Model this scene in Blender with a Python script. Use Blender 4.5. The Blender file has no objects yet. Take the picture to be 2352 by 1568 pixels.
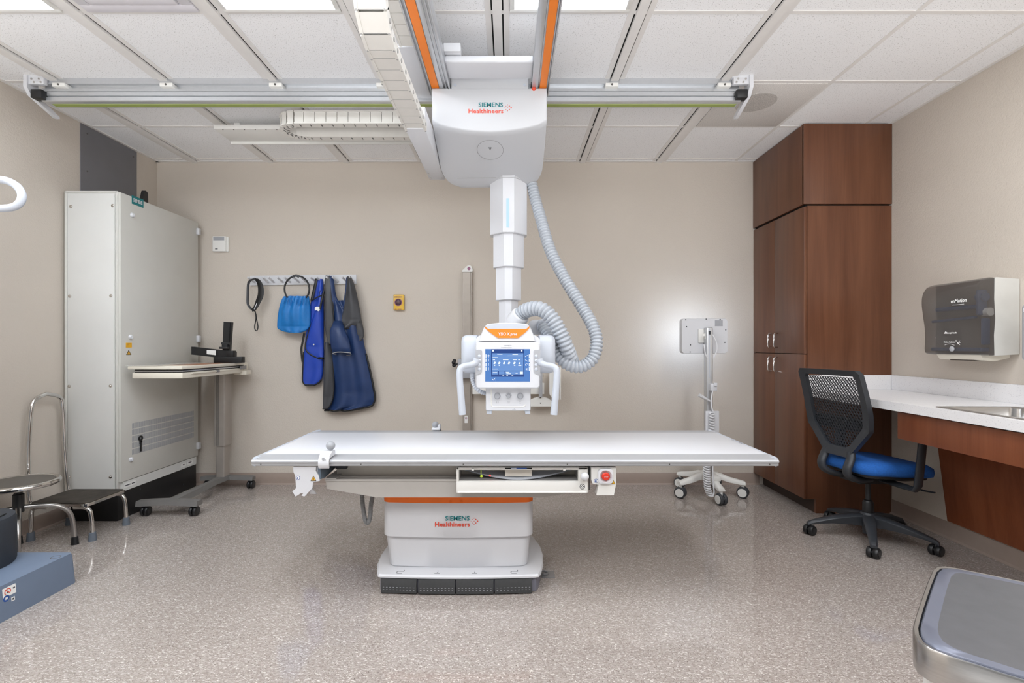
import bpy, bmesh, math, random
from mathutils import Vector, Matrix, Euler
random.seed(7)
SC = bpy.context.scene
COL = SC.collection
PI = math.pi
LENS, LENSV, WLOW, WHIGH = 12.0, 15.5, 5.2, .25
# ---------------------------------------------------------------- camera frame
F = 1150.0; CX = 1172.0; CY = 794.0; CAMZ = 1.195
def P(px, py, Y):
    """world point seen at photo pixel (px,py) at distance Y in front of the camera"""
    return Vector(((px-CX)/F*Y, Y, CAMZ-(py-CY)/F*Y))
def XP(px, Y): return (px-CX)/F*Y
def ZP(py, Y): return CAMZ-(py-CY)/F*Y
H = 2.785            # ceiling
XL, XR, YB, YF = -3.05, 2.725, 4.323, -1.3

# ---------------------------------------------------------------- materials
def lin(c):
    def f(v):
        v /= 255.0
        return v/12.92 if v <= 0.04045 else ((v+0.055)/1.055)**2.4
    return (f(c[0]), f(c[1]), f(c[2]), 1.0)
MATS = {}
def mat(name, rgb, rough=0.5, metal=0.0, var=0.0, vscale=20.0, bump=0.0, bscale=80.0, emit=None, estr=0.0,
        coat=0.0, spec=0.5, trans=0.0, alpha=1.0, stretch=None):
    m = bpy.data.materials.new(name); m.use_nodes = True
    nt = m.node_tree; b = nt.nodes['Principled BSDF']
    base = lin(rgb)
    b.inputs['Base Color'].default_value = base
    b.inputs['Roughness'].default_value = rough
    b.inputs['Metallic'].default_value = metal
    b.inputs['Specular IOR Level'].default_value = spec
    b.inputs['Coat Weight'].default_value = coat
    b.inputs['Coat Roughness'].default_value = 0.1
    b.inputs['Transmission Weight'].default_value = trans
    b.inputs['Alpha'].default_value = alpha
    if emit:
        b.inputs['Emission Color'].default_value = lin(emit); b.inputs['Emission Strength'].default_value = estr
    tc = nt.nodes.new('ShaderNodeTexCoord')
    mp = nt.nodes.new('ShaderNodeMapping'); nt.links.new(tc.outputs['Object'], mp.inputs['Vector'])
    if stretch: mp.inputs['Scale'].default_value = stretch
    if var > 0:
        n = nt.nodes.new('ShaderNodeTexNoise'); n.inputs['Scale'].default_value = vscale; n.inputs['Detail'].default_value = 4
        nt.links.new(mp.outputs['Vector'], n.inputs['Vector'])
        r = nt.nodes.new('ShaderNodeValToRGB')
        r.color_ramp.elements[0].position = 0.3; r.color_ramp.elements[1].position = 0.7
        r.color_ramp.elements[0].color = tuple(base[i]*(1-var) for i in range(3))+(1,)
        r.color_ramp.elements[1].color = tuple(min(1, base[i]*(1+var)) for i in range(3))+(1,)
        nt.links.new(n.outputs['Fac'], r.inputs['Fac']); nt.links.new(r.outputs['Color'], b.inputs['Base Color'])
    if bump > 0:
        n2 = nt.nodes.new('ShaderNodeTexNoise'); n2.inputs['Scale'].default_value = bscale; n2.inputs['Detail'].default_value = 3
        nt.links.new(mp.outputs['Vector'], n2.inputs['Vector'])
        bp = nt.nodes.new('ShaderNodeBump'); bp.inputs['Strength'].default_value = bump; bp.inputs['Distance'].default_value = 0.01
        nt.links.new(n2.outputs['Fac'], bp.inputs['Height']); nt.links.new(bp.outputs['Normal'], b.inputs['Normal'])
    MATS[name] = m
    return m

def wall_mat():
    m = mat('wall_paint', (203, 194, 183), 0.75, var=0.02, vscale=1.2, bump=0.25, bscale=110, spec=0.25)
    return m
def ceil_mat():
    m = mat('ceiling_tile', (238, 238, 239), 0.9, spec=0.1)
    nt = m.node_tree; b = nt.nodes['Principled BSDF']; tc = [n for n in nt.nodes if n.type == 'TEX_COORD'][0]
    n = nt.nodes.new('ShaderNodeTexNoise'); n.inputs['Scale'].default_value = 170; n.inputs['Detail'].default_value = 2
    nt.links.new(tc.outputs['Object'], n.inputs['Vector'])
    r = nt.nodes.new('ShaderNodeValToRGB'); e = r.color_ramp.elements
    e[0].position = 0.27; e[0].color = lin((172, 170, 168)); e[1].position = 0.40; e[1].color = lin((241, 241, 242))
    nt.links.new(n.outputs['Fac'], r.inputs['Fac']); nt.links.new(r.outputs['Color'], b.inputs['Base Color'])
    bp = nt.nodes.new('ShaderNodeBump'); bp.inputs['Strength'].default_value = 0.3; bp.inputs['Distance'].default_value = 0.004
    nt.links.new(n.outputs['Fac'], bp.inputs['Height']); nt.links.new(bp.outputs['Normal'], b.inputs['Normal'])
    return m
def floor_mat():
    m = mat('floor_vinyl', (170, 158, 148), 0.13, spec=0.6)
    nt = m.node_tree; b = nt.nodes['Principled BSDF']; tc = [n for n in nt.nodes if n.type == 'TEX_COORD'][0]
    def nz(scale, st, rot, det=2):
        mp = nt.nodes.new('ShaderNodeMapping'); mp.inputs['Scale'].default_value = st; mp.inputs['Rotation'].default_value = (0, 0, rot)
        nt.links.new(tc.outputs['Object'], mp.inputs['Vector'])
        n = nt.nodes.new('ShaderNodeTexNoise'); n.inputs['Scale'].default_value = scale; n.inputs['Detail'].default_value = det
        nt.links.new(mp.outputs['Vector'], n.inputs['Vector']); return n
    def ramp(n, p0, c0, p1, c1):
        r = nt.nodes.new('ShaderNodeValToRGB'); e = r.color_ramp.elements
        e[0].position = p0; e[0].color = c0; e[1].position = p1; e[1].color = c1
        nt.links.new(n.outputs['Fac'], r.inputs['Fac']); return r
    base = ramp(nz(95, (1, 2.2, 1), 0.6), 0.38, lin((146, 136, 130)), 0.62, lin((167, 158, 152)))
    wh = ramp(nz(105, (1, 3.2, 1), 0.9), 0.60, (0, 0, 0, 1), 0.66, (1, 1, 1, 1))
    dk = ramp(nz(90, (3.0, 1, 1), 0.35), 0.61, (0, 0, 0, 1), 0.67, (1, 1, 1, 1))
    def mix(fac, a, bcol):
        x = nt.nodes.new('ShaderNodeMix'); x.data_type = 'RGBA'
        nt.links.new(fac, x.inputs['Factor'])
        nt.links.new(a, x.inputs['A'])
        x.inputs['B'].default_value = bcol
        return x
    m1 = mix(wh.outputs['Color'], base.outputs['Color'], lin((218, 211, 204)))
    m2 = mix(dk.outputs['Color'], m1.outputs['Result'], lin((112, 102, 96)))
    # faint tile seams every 12 inches
    br = nt.nodes.new('ShaderNodeTexBrick'); br.offset = 0.0
    br.inputs['Scale'].default_value = 1.0; br.inputs['Brick Width'].default_value = 0.3048; br.inputs['Row Height'].default_value = 0.3048
    br.inputs['Mortar Size'].default_value = 0.0012; br.inputs['Mortar Smooth'].default_value = 0.2
    br.inputs['Color1'].default_value = (0, 0, 0, 1); br.inputs['Color2'].default_value = (0, 0, 0, 1); br.inputs['Mortar'].default_value = (0.28, 0.28, 0.28, 1)
    nt.links.new(tc.outputs['Object'], br.inputs['Vector'])
    m3 = mix(br.outputs['Color'], m2.outputs['Result'], lin((120, 108, 99)))
    nt.links.new(m3.outputs['Result'], b.inputs['Base Color'])
    n3 = nz(9, (1, 1, 1), 0, 3)
    rr = nt.nodes.new('ShaderNodeMapRange'); rr.inputs['To Min'].default_value = 0.03; rr.inputs['To Max'].default_value = 0.11
    nt.links.new(n3.outputs['Fac'], rr.inputs['Value']); nt.links.new(rr.outputs['Result'], b.inputs['Roughness'])
    bp = nt.nodes.new('ShaderNodeBump'); bp.inputs['Strength'].default_value = 0.02; bp.inputs['Distance'].default_value = 0.002
    nb = nz(40, (1, 1, 1), 0, 2)
    nt.links.new(nb.outputs['Fac'], bp.inputs['Height']); nt.links.new(bp.outputs['Normal'], b.inputs['Normal'])
    return m
def wood_mat(name, c0, c1, rough=0.32):
    m = mat(name, c0, rough, spec=0.45)
    nt = m.node_tree; b = nt.nodes['Principled BSDF']; tc = [n for n in nt.nodes if n.type == 'TEX_COORD'][0]
    mp = nt.nodes.new('ShaderNodeMapping'); mp.inputs['Scale'].default_value = (9, 9, 0.55)
    nt.links.new(tc.outputs['Object'], mp.inputs['Vector'])
    n = nt.nodes.new('ShaderNodeTexNoise'); n.inputs['Scale'].default_value = 1.6; n.inputs['Detail'].default_value = 6; n.inputs['Distortion'].default_value = 0.6
    nt.links.new(mp.outputs['Vector'], n.inputs['Vector'])
    mp2 = nt.nodes.new('ShaderNodeMapping'); mp2.inputs['Scale'].default_value = (160, 160, 5)
    nt.links.new(tc.outputs['Object'], mp2.inputs['Vector'])
    n2 = nt.nodes.new('ShaderNodeTexNoise'); n2.inputs['Scale'].default_value = 1.0; n2.inputs['Detail'].default_value = 2
    nt.links.new(mp2.outputs['Vector'], n2.inputs['Vector'])
    ad = nt.nodes.new('ShaderNodeMix'); ad.data_type = 'FLOAT'; ad.inputs['Factor'].default_value = 0.22
    nt.links.new(n.outputs['Fac'], ad.inputs['A']); nt.links.new(n2.outputs['Fac'], ad.inputs['B'])
    r = nt.nodes.new('ShaderNodeValToRGB'); e = r.color_ramp.elements
    e[0].position = 0.32; e[0].color = lin(c0); e[1].position = 0.68; e[1].color = lin(c1)
    nt.links.new(ad.outputs['Result'], r.inputs['Fac']); nt.links.new(r.outputs['Color'], b.inputs['Base Color'])
    return m
def speck_mat(name, rgb, dark, rough=0.3):
    m = mat(name, rgb, rough)
    nt = m.node_tree; b = nt.nodes['Principled BSDF']; tc = [n for n in nt.nodes if n.type == 'TEX_COORD'][0]
    n = nt.nodes.new('ShaderNodeTexNoise'); n.inputs['Scale'].default_value = 190; n.inputs['Detail'].default_value = 1
    nt.links.new(tc.outputs['Object'], n.inputs['Vector'])
    r = nt.nodes.new('ShaderNodeValToRGB'); e = r.color_ramp.elements
    e[0].position = 0.28; e[0].color = lin(dark); e[1].position = 0.36; e[1].color = lin(rgb)
    nt.links.new(n.outputs['Fac'], r.inputs['Fac']); nt.links.new(r.outputs['Color'], b.inputs['Base Color'])
    return m

M_wall = wall_mat(); M_ceil = ceil_mat(); M_floor = floor_mat()
M_wood = wood_mat('cherry_wood', (92, 56, 38), (114, 74, 52), 0.3)
M_woodr = wood_mat('cherry_wood_sink', (118, 62, 36), (142, 82, 52), 0.35)
M_kick = mat('dark_kick', (58, 44, 36), 0.6, var=0.1)
M_base = mat('cove_base', (154, 138, 128), 0.45, var=0.03)
M_grid = mat('ceiling_grid', (226, 223, 220), 0.55, var=0.02, spec=0.3)
M_black = mat('black_plastic', (22, 22, 24), 0.45, var=0.1)
M_void = mat('black_gap', (8, 8, 8), 0.9, var=0.1)
M_white = mat('white_enamel', (211, 212, 216), 0.32, var=0.008, vscale=4)
M_cavity = mat('drawer_inside', (150, 149, 148), 0.5, var=0.05)
M_carr = mat('carriage_white', (194, 195, 198), 0.38, var=0.008, vscale=4)
M_railtop = mat('rail_grey', (176, 177, 180), 0.42, metal=0.25, var=0.02)
M_white2 = mat('warm_white', (228, 227, 223), 0.4, var=0.01, vscale=4)
M_lgrey = mat('light_grey_plastic', (188, 193, 202), 0.38, var=0.01)
M_pad = mat('grey_pad', (168, 169, 173), 0.45, var=0.02)
M_mgrey = mat('mid_grey_plastic', (160, 162, 167), 0.45, var=0.03)
M_alu = mat('aluminium', (205, 207, 210), 0.33, metal=0.75, var=0.02, vscale=60)
M_alud = mat('aluminium_dark', (150, 150, 152), 0.4, metal=0.6, var=0.03)
M_chrome = mat('chrome', (215, 213, 210), 0.09, metal=1.0, var=0.02)
M_steel = mat('brushed_steel', (190, 188, 186), 0.28, metal=1.0, var=0.05, vscale=30, stretch=(1, 1, 12))
M_orange = mat('orange_trim', (238, 128, 26), 0.4, var=0.02)
M_orange2 = mat('deep_orange_trim', (250, 116, 8), 0.38, var=0.02)
M_green = mat('green_strip', (150, 164, 84), 0.5, var=0.05)
M_hose = mat('grey_hose', (172, 177, 184), 0.38, var=0.03)
M_hosed = mat('dark_grey_hose', (120, 121, 122), 0.45, var=0.03)
M_cream = mat('cream_metal', (222, 216, 202), 0.4, var=0.02)
M_chain = mat('chain_plastic', (222, 219, 213), 0.5, var=0.02)
M_line = mat('dark_seam', (90, 88, 86), 0.7, var=0.1)
M_lseam = mat('light_seam', (165, 164, 162), 0.7, var=0.05)
M_teal = mat('logo_teal', (10, 120, 125), 0.5, var=0.02)
M_red = mat('logo_red', (222, 78, 52), 0.5, var=0.02)
M_sred = mat('stop_red', (214, 52, 32), 0.35, var=0.02)
M_dmark = mat('dark_mark', (60, 62, 66), 0.6, var=0.05)
M_yellow = mat('warning_yellow', (232, 176, 34), 0.5, var=0.04)
M_blue_s = mat('sign_blue', (40, 80, 150), 0.5, var=0.03)
M_paper = mat('sticker_white', (236, 236, 234), 0.55, var=0.02)
M_cab = mat('cabinet_enamel', (214, 214, 211), 0.38, var=0.015, vscale=6)
M_cabd = mat('cabinet_door_enamel', (205, 204, 198), 0.4, var=0.015, vscale=6)
M_dsheet = mat('dark_sheet', (112, 111, 115), 0.5, var=0.03, vscale=8)
M_beam = mat('table_beam_grey', (182, 178, 173), 0.4, var=0.015)
M_web = mat('table_web', (212, 206, 196), 0.45, var=0.02)
M_slate = mat('slate_blue_plastic', (98, 112, 126), 0.45, var=0.03)
M_pedal = mat('pedal_rubber', (62, 63, 64), 0.6, var=0.06, vscale=60)
M_cap = mat('base_cap', (126, 126, 138), 0.45, var=0.03)
M_bluebox = mat('blue_grey_base', (108, 122, 143), 0.5, var=0.03, vscale=12)
M_boot = mat('dark_boot', (44, 49, 57), 0.6, var=0.06)
M_gfoot = mat('grey_rubber_foot', (98, 106, 116), 0.7, var=0.05)
M_tread = mat('worn_black_tread', (58, 52, 45), 0.75, var=0.45, vscale=14, bump=0.3, bscale=300)
M_seatd = mat('dark_stool_seat', (84, 80, 76), 0.38, var=0.08)
M_navy = mat('navy_nylon', (30, 54, 98), 0.42, var=0.10, vscale=10, bump=0.25, bscale=18)
M_royal = mat('royal_nylon', (28, 66, 172), 0.42, var=0.08, vscale=10, bump=0.25, bscale=18)
M_sky = mat('bright_blue_nylon', (18, 116, 190), 0.4, var=0.08, vscale=10, bump=0.3, bscale=22)
M_dgcloth = mat('charcoal_nylon', (66, 67, 71), 0.42, var=0.12, vscale=10, bump=0.25, bscale=18)
M_chairp = mat('charcoal_plastic', (48, 51, 56), 0.45, var=0.04)
M_chairb = mat('black_chair_plastic', (36, 37, 39), 0.45, var=0.05)
M_fabric = mat('blue_upholstery', (26, 92, 172), 0.85, var=0.14, vscale=120, bump=0.3, bscale=400)
M_quartz = speck_mat('white_quartz', (232, 231, 232), (202, 200, 204), 0.22)
M_smoke = mat('smoke_plastic', (92, 86, 82), 0.16, var=0.03, alpha=0.6)
M_dispg = mat('dispenser_grey', (206, 205, 200), 0.4, var=0.02)
M_binlid = mat('bin_lid_grey', (104, 105, 109), 0.32, metal=0.45, var=0.06, vscale=25)
M_binrim = mat('bin_lid_border', (118, 122, 136), 0.34, metal=0.45, var=0.03)
M_brass = mat('brown_laminate', (168, 116, 84), 0.4, var=0.15, vscale=10)
M_railg = mat('taupe_rail', (172, 163, 153), 0.38, metal=0.35, var=0.04)
M_screen = mat('screen_blue', (24, 46, 84), 0.2, emit=(82, 132, 200), estr=0.8, var=0.01)
M_scrd = mat('screen_dark_blue', (10, 22, 50), 0.2, emit=(34, 72, 142), estr=0.8, var=0.01)
M_scrl = mat('screen_light_blue', (34, 56, 90), 0.2, emit=(110, 152, 212), estr=0.8, var=0.01)
M_scrw = mat('screen_white', (90, 96, 104), 0.2, emit=(235, 244, 255), estr=0.9, var=0.01)
M_led = mat('red_led', (255, 60, 40), 0.4, emit=(255, 50, 40), estr=3.0, var=0.01)
M_lime = mat('lime_tag', (196, 226, 60), 0.5, var=0.03)
M_glow = mat('monitor_face', (225, 235, 250), 0.3, emit=(215, 232, 255), estr=8.0, var=0.01)
M_lens = mat('light_lens', (240, 245, 250), 0.4, emit=(248, 251, 255), estr=LENS, var=0.01)
M_lensv = mat('light_lens_blue', (225, 236, 245), 0.4, emit=(236, 244, 252), estr=LENSV, var=0.01)
M_lensc = mat('light_lens_dimmed', (225, 236, 245), 0.4, emit=(236, 244, 252), estr=LENSV*.3, var=0.01)
M_vent = mat('vent_white', (214, 211, 216), 0.5, var=0.02)
M_perf = mat('perforated_panel', (212, 208, 204), 0.6, var=0.28, vscale=260)
M_perfd = mat('perforated_disc', (184, 179, 174), 0.6, var=0.4, vscale=260)
M_cord = mat('white_cord', (226, 227, 230), 0.45, var=0.02)
M_film = mat('clear_film', (235, 232, 228), 0.12, alpha=0.35, var=0.02)
M_purple = mat('purple_sticker', (150, 96, 128), 0.5, var=0.05)
M_dkpurple = mat('dark_plum_button', (74, 44, 60), 0.35, var=0.06)
M_ybox = mat('yellow_box', (222, 178, 56), 0.35, var=0.05)
M_blint = mat('dispenser_blue', (52, 84, 124), 0.4, var=0.05)
M_bstripe = mat('pale_blue_stripe', (172, 204, 240), 0.4, var=0.01)

# ---------------------------------------------------------------- mesh builder
class MB:
    def __init__(s): s.bm = bmesh.new(); s.mi = 0
    def _tag(s, before):
        for f in s.bm.faces:
            if f.index == -1 or f not in before: f.material_index = s.mi
    def box(s, x0, x1, y0, y1, z0, z1, bev=0.0, seg=2, M=None):
        x0, x1 = min(x0, x1), max(x0, x1); y0, y1 = min(y0, y1), max(y0, y1); z0, z1 = min(z0, z1), max(z0, z1)
        t = bmesh.new()
        bmesh.ops.create_cube(t, size=1.0)
        for v in t.verts:
            v.co = Vector(((x0+x1)/2+v.co.x*(x1-x0), (y0+y1)/2+v.co.y*(y1-y0), (z0+z1)/2+v.co.z*(z1-z0)))
        if bev > 0:
            bev = min(bev, 0.49*min(x1-x0, y1-y0, z1-z0))
            bmesh.ops.bevel(t, geom=t.edges[:], offset=bev, segments=seg, affect='EDGES', profile=0.5)
        s._merge(t, M); return s
    def _merge(s, t, M=None):
        vm = {}
        for v in t.verts:
            vm[v] = s.bm.verts.new((M @ v.co) if M is not None else v.co)
        for f in t.faces:
            try:
                nf = s.bm.faces.new([vm[v] for v in f.verts]); nf.material_index = s.mi
            except ValueError: pass
        t.free()
    def ring_loft(s, rings, closed=True, cap=True):
        """rings: list of lists of Vector, same length, each a closed loop"""
        R = [[s.bm.verts.new(p) for p in r] for r in rings]
        n = len(R[0])
        for a, b in zip(R[:-1], R[1:]):
            for i in range(n if closed else n-1):
                j = (i+1) % n
                try:
                    f = s.bm.faces.new((a[i], a[j], b[j], b[i])); f.material_index = s.mi
                except ValueError: pass
        if cap and closed:
            for r in (R[0][::-1], R[-1]):
                try:
                    f = s.bm.faces.new(r); f.material_index = s.mi
                except ValueError: pass
        return s
    def prism(s, pts, d):
        """pts: planar polygon (Vectors); extruded by vector d"""
        d = Vector(d)
        return s.ring_loft([[Vector(p) for p in pts], [Vector(p)+d for p in pts]])
    def cyl(s, p0, p1, r0, r1=None, seg=20, cap=True):
        r1 = r0 if r1 is None else r1
        p0, p1 = Vector(p0), Vector(p1)
        ax = (p1-p0).normalized()
        u = ax.orthogonal().normalized(); w = ax.cross(u)
        rings = []
        for p, r in ((p0, r0), (p1, r1)):
            rings.append([p+(u*math.cos(2*PI*i/seg)+w*math.sin(2*PI*i/seg))*r for i in range(seg)])
        return s.ring_loft(rings, True, cap)
    def lathe(s, prof, c, axis=(0, 0, 1), seg=28, cap=True, sx=1.0, sy=1.0):
        """prof: (r, h) along axis from c"""
        ax = Vector(axis).normalized(); c = Vector(c)
        u = Vector((1, 0, 0)) if abs(ax.z) > 0.9 else ax.orthogonal().normalized()
        w = ax.cross(u)
        rings = [[c+ax*h+(u*math.cos(2*PI*i/seg)*sx+w*math.sin(2*PI*i/seg)*sy)*max(r, 1e-5) for i in range(seg)] for r, h in prof]
        return s.ring_loft(rings, True, cap)
    def sphere(s, c, r, seg=20, sc=(1, 1, 1)):
        n = seg//2
        c = Vector(c); rings = []
        for k in range(n+1):
            a = PI*k/n
            rr = max(math.sin(a), 1e-4)*r
            rings.append([c+Vector((math.cos(2*PI*i/seg)*rr*sc[0], math.sin(2*PI*i/seg)*rr*sc[1], -math.cos(a)*r*sc[2])) for i in range(seg)])
        return s.ring_loft(rings)
    def tube(s, path, r, seg=12, rfun=None, flat=None, up=None):
        """path: list of Vectors. rfun(i)->radius. flat: (a,b) elliptical scale with parallel-transported frame"""
        pts = [Vector(p) for p in path]; n = len(pts)
        tans = []
        for i in range(n):
            a = pts[max(i-1, 0)]; b = pts[min(i+1, n-1)]
            tans.append((b-a).normalized())
        u = (Vector(up) if up is not None else tans[0].orthogonal())
        u = (u-tans[0]*u.dot(tans[0])).normalized()
        rings = []
        for i in range(n):
            t = tans[i]
            u = u-t*u.dot(t)
            if u.length < 1e-6: u = t.orthogonal()
            u.normalize(); w = t.cross(u)
            rr = rfun(i) if rfun else r
            fa, fb = flat if flat else (1, 1)
            rings.append([pts[i]+(u*math.cos(2*PI*k/seg)*fa+w*math.sin(2*PI*k/seg)*fb)*rr for k in range(seg)])
        return s.ring_loft(rings)
    def quad(s, a, b, c, d):
        f = s.bm.faces.new([s.bm.verts.new(Vector(p)) for p in (a, b, c, d)]); f.material_index = s.mi; return s
    def poly(s, pts):
        f = s.bm.faces.new([s.bm.verts.new(Vector(p)) for p in pts]); f.material_index = s.mi; return s
    def text(s, txt, origin, size, xdir=(1, 0, 0), ydir=(0, 0, 1), align='LEFT', ext=0.0006, width=None, bold=0.0, shear=0.0):
        cu = bpy.data.curves.new('t', 'FONT'); cu.body = txt; cu.size = size; cu.align_x = align; cu.extrude = ext
        cu.resolution_u = 2; cu.offset = bold; cu.shear = shear
        ob = bpy.data.objects.new('t', cu); COL.objects.link(ob)
        dg = bpy.context.evaluated_depsgraph_get(); dg.update()
        me = bpy.data.meshes.new_from_object(ob.evaluated_get(dg))
        xs = [v.co.x for v in me.vertices] or [0]
        k = 1.0
        if width: k = width/max(max(xs)-min(xs), 1e-6)
        xd, yd = Vector(xdir).normalized(), Vector(ydir).normalized(); zd = xd.cross(yd); o = Vector(origin)
        off = 0.0
        vs = [s.bm.verts.new(o+xd*((v.co.x)*k)+yd*v.co.y+zd*(v.co.z+ext)) for v in me.vertices]
        for p in me.polygons:
            try:
                f = s.bm.faces.new([vs[i] for i in p.vertices]); f.material_index = s.mi
            except ValueError: pass
        bpy.data.objects.remove(ob); bpy.data.curves.remove(cu); bpy.data.meshes.remove(me)
        return s

def catmull(pts, n=8):
    pts = [Vector(p) for p in pts]; out = []
    for i in range(len(pts)-1):
        p0 = pts[max(i-1, 0)]; p1 = pts[i]; p2 = pts[i+1]; p3 = pts[min(i+2, len(pts)-1)]
        for k in range(n):
            t = k/n
            out.append(0.5*((2*p1)+(-p0+p2)*t+(2*p0-5*p1+4*p2-p3)*t*t+(-p0+3*p1-3*p2+p3)*t**3))
    out.append(pts[-1]); return out
def resample(path, step):
    out = [path[0].copy()]; acc = 0.0
    for a, b in zip(path[:-1], path[1:]):
        L = (b-a).length
        if L < 1e-9: continue
        d = step-acc
        while d <= L:
            out.append(a+(b-a)*(d/L)); d += step
        acc = L-(d-step)
    return out
def hose(mb, pts, r, pitch=0.011, amp=0.10, seg=16):
    path = resample(catmull(pts, 14), pitch/6)
    mb.tube(path, r, seg, rfun=lambda i: r*(1+amp*(.5, .8, .5, -.4, -1.3, -.4)[i % 6]))
    return mb
def rrect(x0, x1, z0, z1, r, n=5):
    """rounded rectangle points (x,z), counter-clockwise"""
    out = []
    for cx, cz, a0 in ((x1-r, z1-r, 0), (x0+r, z1-r, PI/2), (x0+r, z0+r, PI), (x1-r, z0+r, 1.5*PI)):
        for k in range(n+1):
            a = a0+PI/2*k/n
            out.append((cx+r*math.cos(a), cz+r*math.sin(a)))
    return out
def fillet(poly, r, n=4):
    """round the corners of a 2D polygon"""
    out = []; N = len(poly)
    for i in range(N):
        p = Vector(poly[i]).to_2d(); a = Vector(poly[i-1]).to_2d(); b = Vector(poly[(i+1) % N]).to_2d()
        da = (a-p); db = (b-p); rr = min(r, da.length*0.45, db.length*0.45)
        q0 = p+da.normalized()*rr; q1 = p+db.normalized()*rr
        for k in range(n+1):
            t = k/n
            out.append(tuple(q0*(1-t)**2+p*2*t*(1-t)+q1*t*t))
    return out

# ---------------------------------------------------------------- objects
def root_of(o):
    while o.parent is not None: o = o.parent
    return o
def obj(name, mb, m, parent=None, smooth=True, angle=35, label=None):
    me = bpy.data.meshes.new(name)
    bm = mb.bm
    bmesh.ops.recalc_face_normals(bm, faces=bm.faces[:])
    if parent is None:
        xs = [v.co for v in bm.verts]
        o0 = Vector(((min(v.x for v in xs)+max(v.x for v in xs))/2, (min(v.y for v in xs)+max(v.y for v in xs))/2, min(v.z for v in xs)))
    else:
        o0 = root_of(parent).location.copy()
    for v in bm.verts: v.co -= o0
    bm.to_mesh(me); bm.free()
    for mm in (m if isinstance(m, (list, tuple)) else [m]): me.materials.append(mm)
    if smooth and len(me.polygons):
        me.polygons.foreach_set('use_smooth', [True]*len(me.polygons))
        me.set_sharp_from_angle(angle=math.radians(angle))
    o = bpy.data.objects.new(name, me); COL.objects.link(o)
    if parent is None: o.location = o0
    else: o.parent = parent
    if label: o['label'] = label
    return o
def thing(name, label, cat, loc, group=None):
    o = bpy.data.objects.new(name, None); COL.objects.link(o)
    o.empty_display_size = 0.1
    o.location = Vector(loc); o['label'] = label; o['category'] = cat
    if group: o['group'] = group
    return o
def tag(o, label, cat, group=None):
    o['label'] = label; o['category'] = cat
    if group: o['group'] = group
    return o
def struct(name, mb, m, **k):
    o = obj(name, mb, m, None, **k); o['kind'] = 'structure'; return o
# ================================================================ THE SETTING
struct('floor', MB().box(XL-.1, XR+.1, YF-.1, YB+.1, -.1, 0), M_floor, smooth=False)
struct('wall_back', MB().box(XL-.1, XR+.1, YB, YB+.1, 0, H+.1), M_wall, smooth=False)
struct('wall_left', MB().box(XL-.1, XL, YF-.1, YB, 0, H+.1), M_wall, smooth=False)
struct('wall_right', MB().box(XR, XR+.1, YF-.1, YB, 0, H+.1), M_wall, smooth=False)
# ceiling: tiles with a grid of flat tees
cm = MB()
cm.box(XL, XR, YF, YB, H, H+.1)
cm.mi = 1
ROWS = [4.252, 3.63, 3.012, 2.385, 1.765, 1.145, 0.525, -.095, -.715]
CH = [-2.716, -2.062, -1.412, -.74, -.062, .622, 1.278]
for y in ROWS:
    cm.box(XL, XR, y-.012, y+.012, H-.0035, H)
for x in (1.936, 2.538):
    cm.box(x-.012, x+.012, YF, YB, H-.003, H)
for (a, b, c, d) in ((XL, XL+.022, YF, YB), (XR-.022, XR, YF, YB), (XL, XR, YB-.022, YB), (XL, XR, YF, YF+.022)):
    cm.box(a, b, c, d, H-.006, H)
struct('ceiling', cm, [M_ceil, M_grid], smooth=False)
for i, x in enumerate(CH):
    m = MB()
    m.box(x-.022, x+.022, YF, YB, H-.016, H)
    m.box(x-.058, x-.030, YF, YB, H-.004, H)
    m.box(x+.030, x+.058, YF, YB, H-.004, H)
    m.mi = 1
    m.box(x-.030, x-.022, YF, YB, H-.0012, H); m.box(x+.022, x+.030, YF, YB, H-.0012, H)
    struct('trim_%d' % (i+1), m, [M_grid, M_void], smooth=False)
def baseb(name, p, q, nx, ny, h=.102):
    m = MB(); p = Vector((p[0], p[1], 0)); q = Vector((q[0], q[1], 0)); n = Vector((nx, ny, 0))
    prof = [(0, 0), (.016, 0), (.015, .004), (.007, .012), (.0045, .03), (.0045, h-.004), (.002, h), (0, h)]
    m.ring_loft([[p+n*a+Vector((0, 0, b)) for a, b in prof], [q+n*a+Vector((0, 0, b)) for a, b in prof]])
    struct(name, m, M_base)
baseb('baseboard_back', (XL, YB), (2.15, YB), 0, -1)
baseb('baseboard_left', (XL, YF), (XL, YB), 1, 0)
baseb('baseboard_right', (XR, YF), (XR, 3.575), -1, 0)

# ceiling lights
def troffer(x0, x1, y0, y1, label, lens=None):
    t = thing('ceiling_light', label, 'ceiling light', ((x0+x1)/2, (y0+y1)/2, H-.014), group='recessed ceiling lights')
    m = MB()
    for (a, b, c, d) in ((x0, x1, y0, y0+.022), (x0, x1, y1-.022, y1), (x0, x0+.022, y0+.022, y1-.022), (x1-.022, x1, y0+.022, y1-.022)):
        m.box(a, b, c, d, H-.014, H-.0005, .002)
    obj('frame', m, M_white2, t)
    obj('diffuser', MB().box(x0+.022, x1-.022, y0+.022, y1-.022, H-.009, H-.004), lens or M_lens, t)
troffer(-2.655, -2.12, 1.16, 2.372, 'lit ceiling light at the top left corner', M_lensv)
troffer(-1.352, -.80, 1.16, 2.372, 'lit ceiling light left of the grey cable chain', M_lensv)
troffer(-.002, .562, 1.16, 2.372, 'lit ceiling light over the carriage with orange rails', M_lensc)
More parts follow.
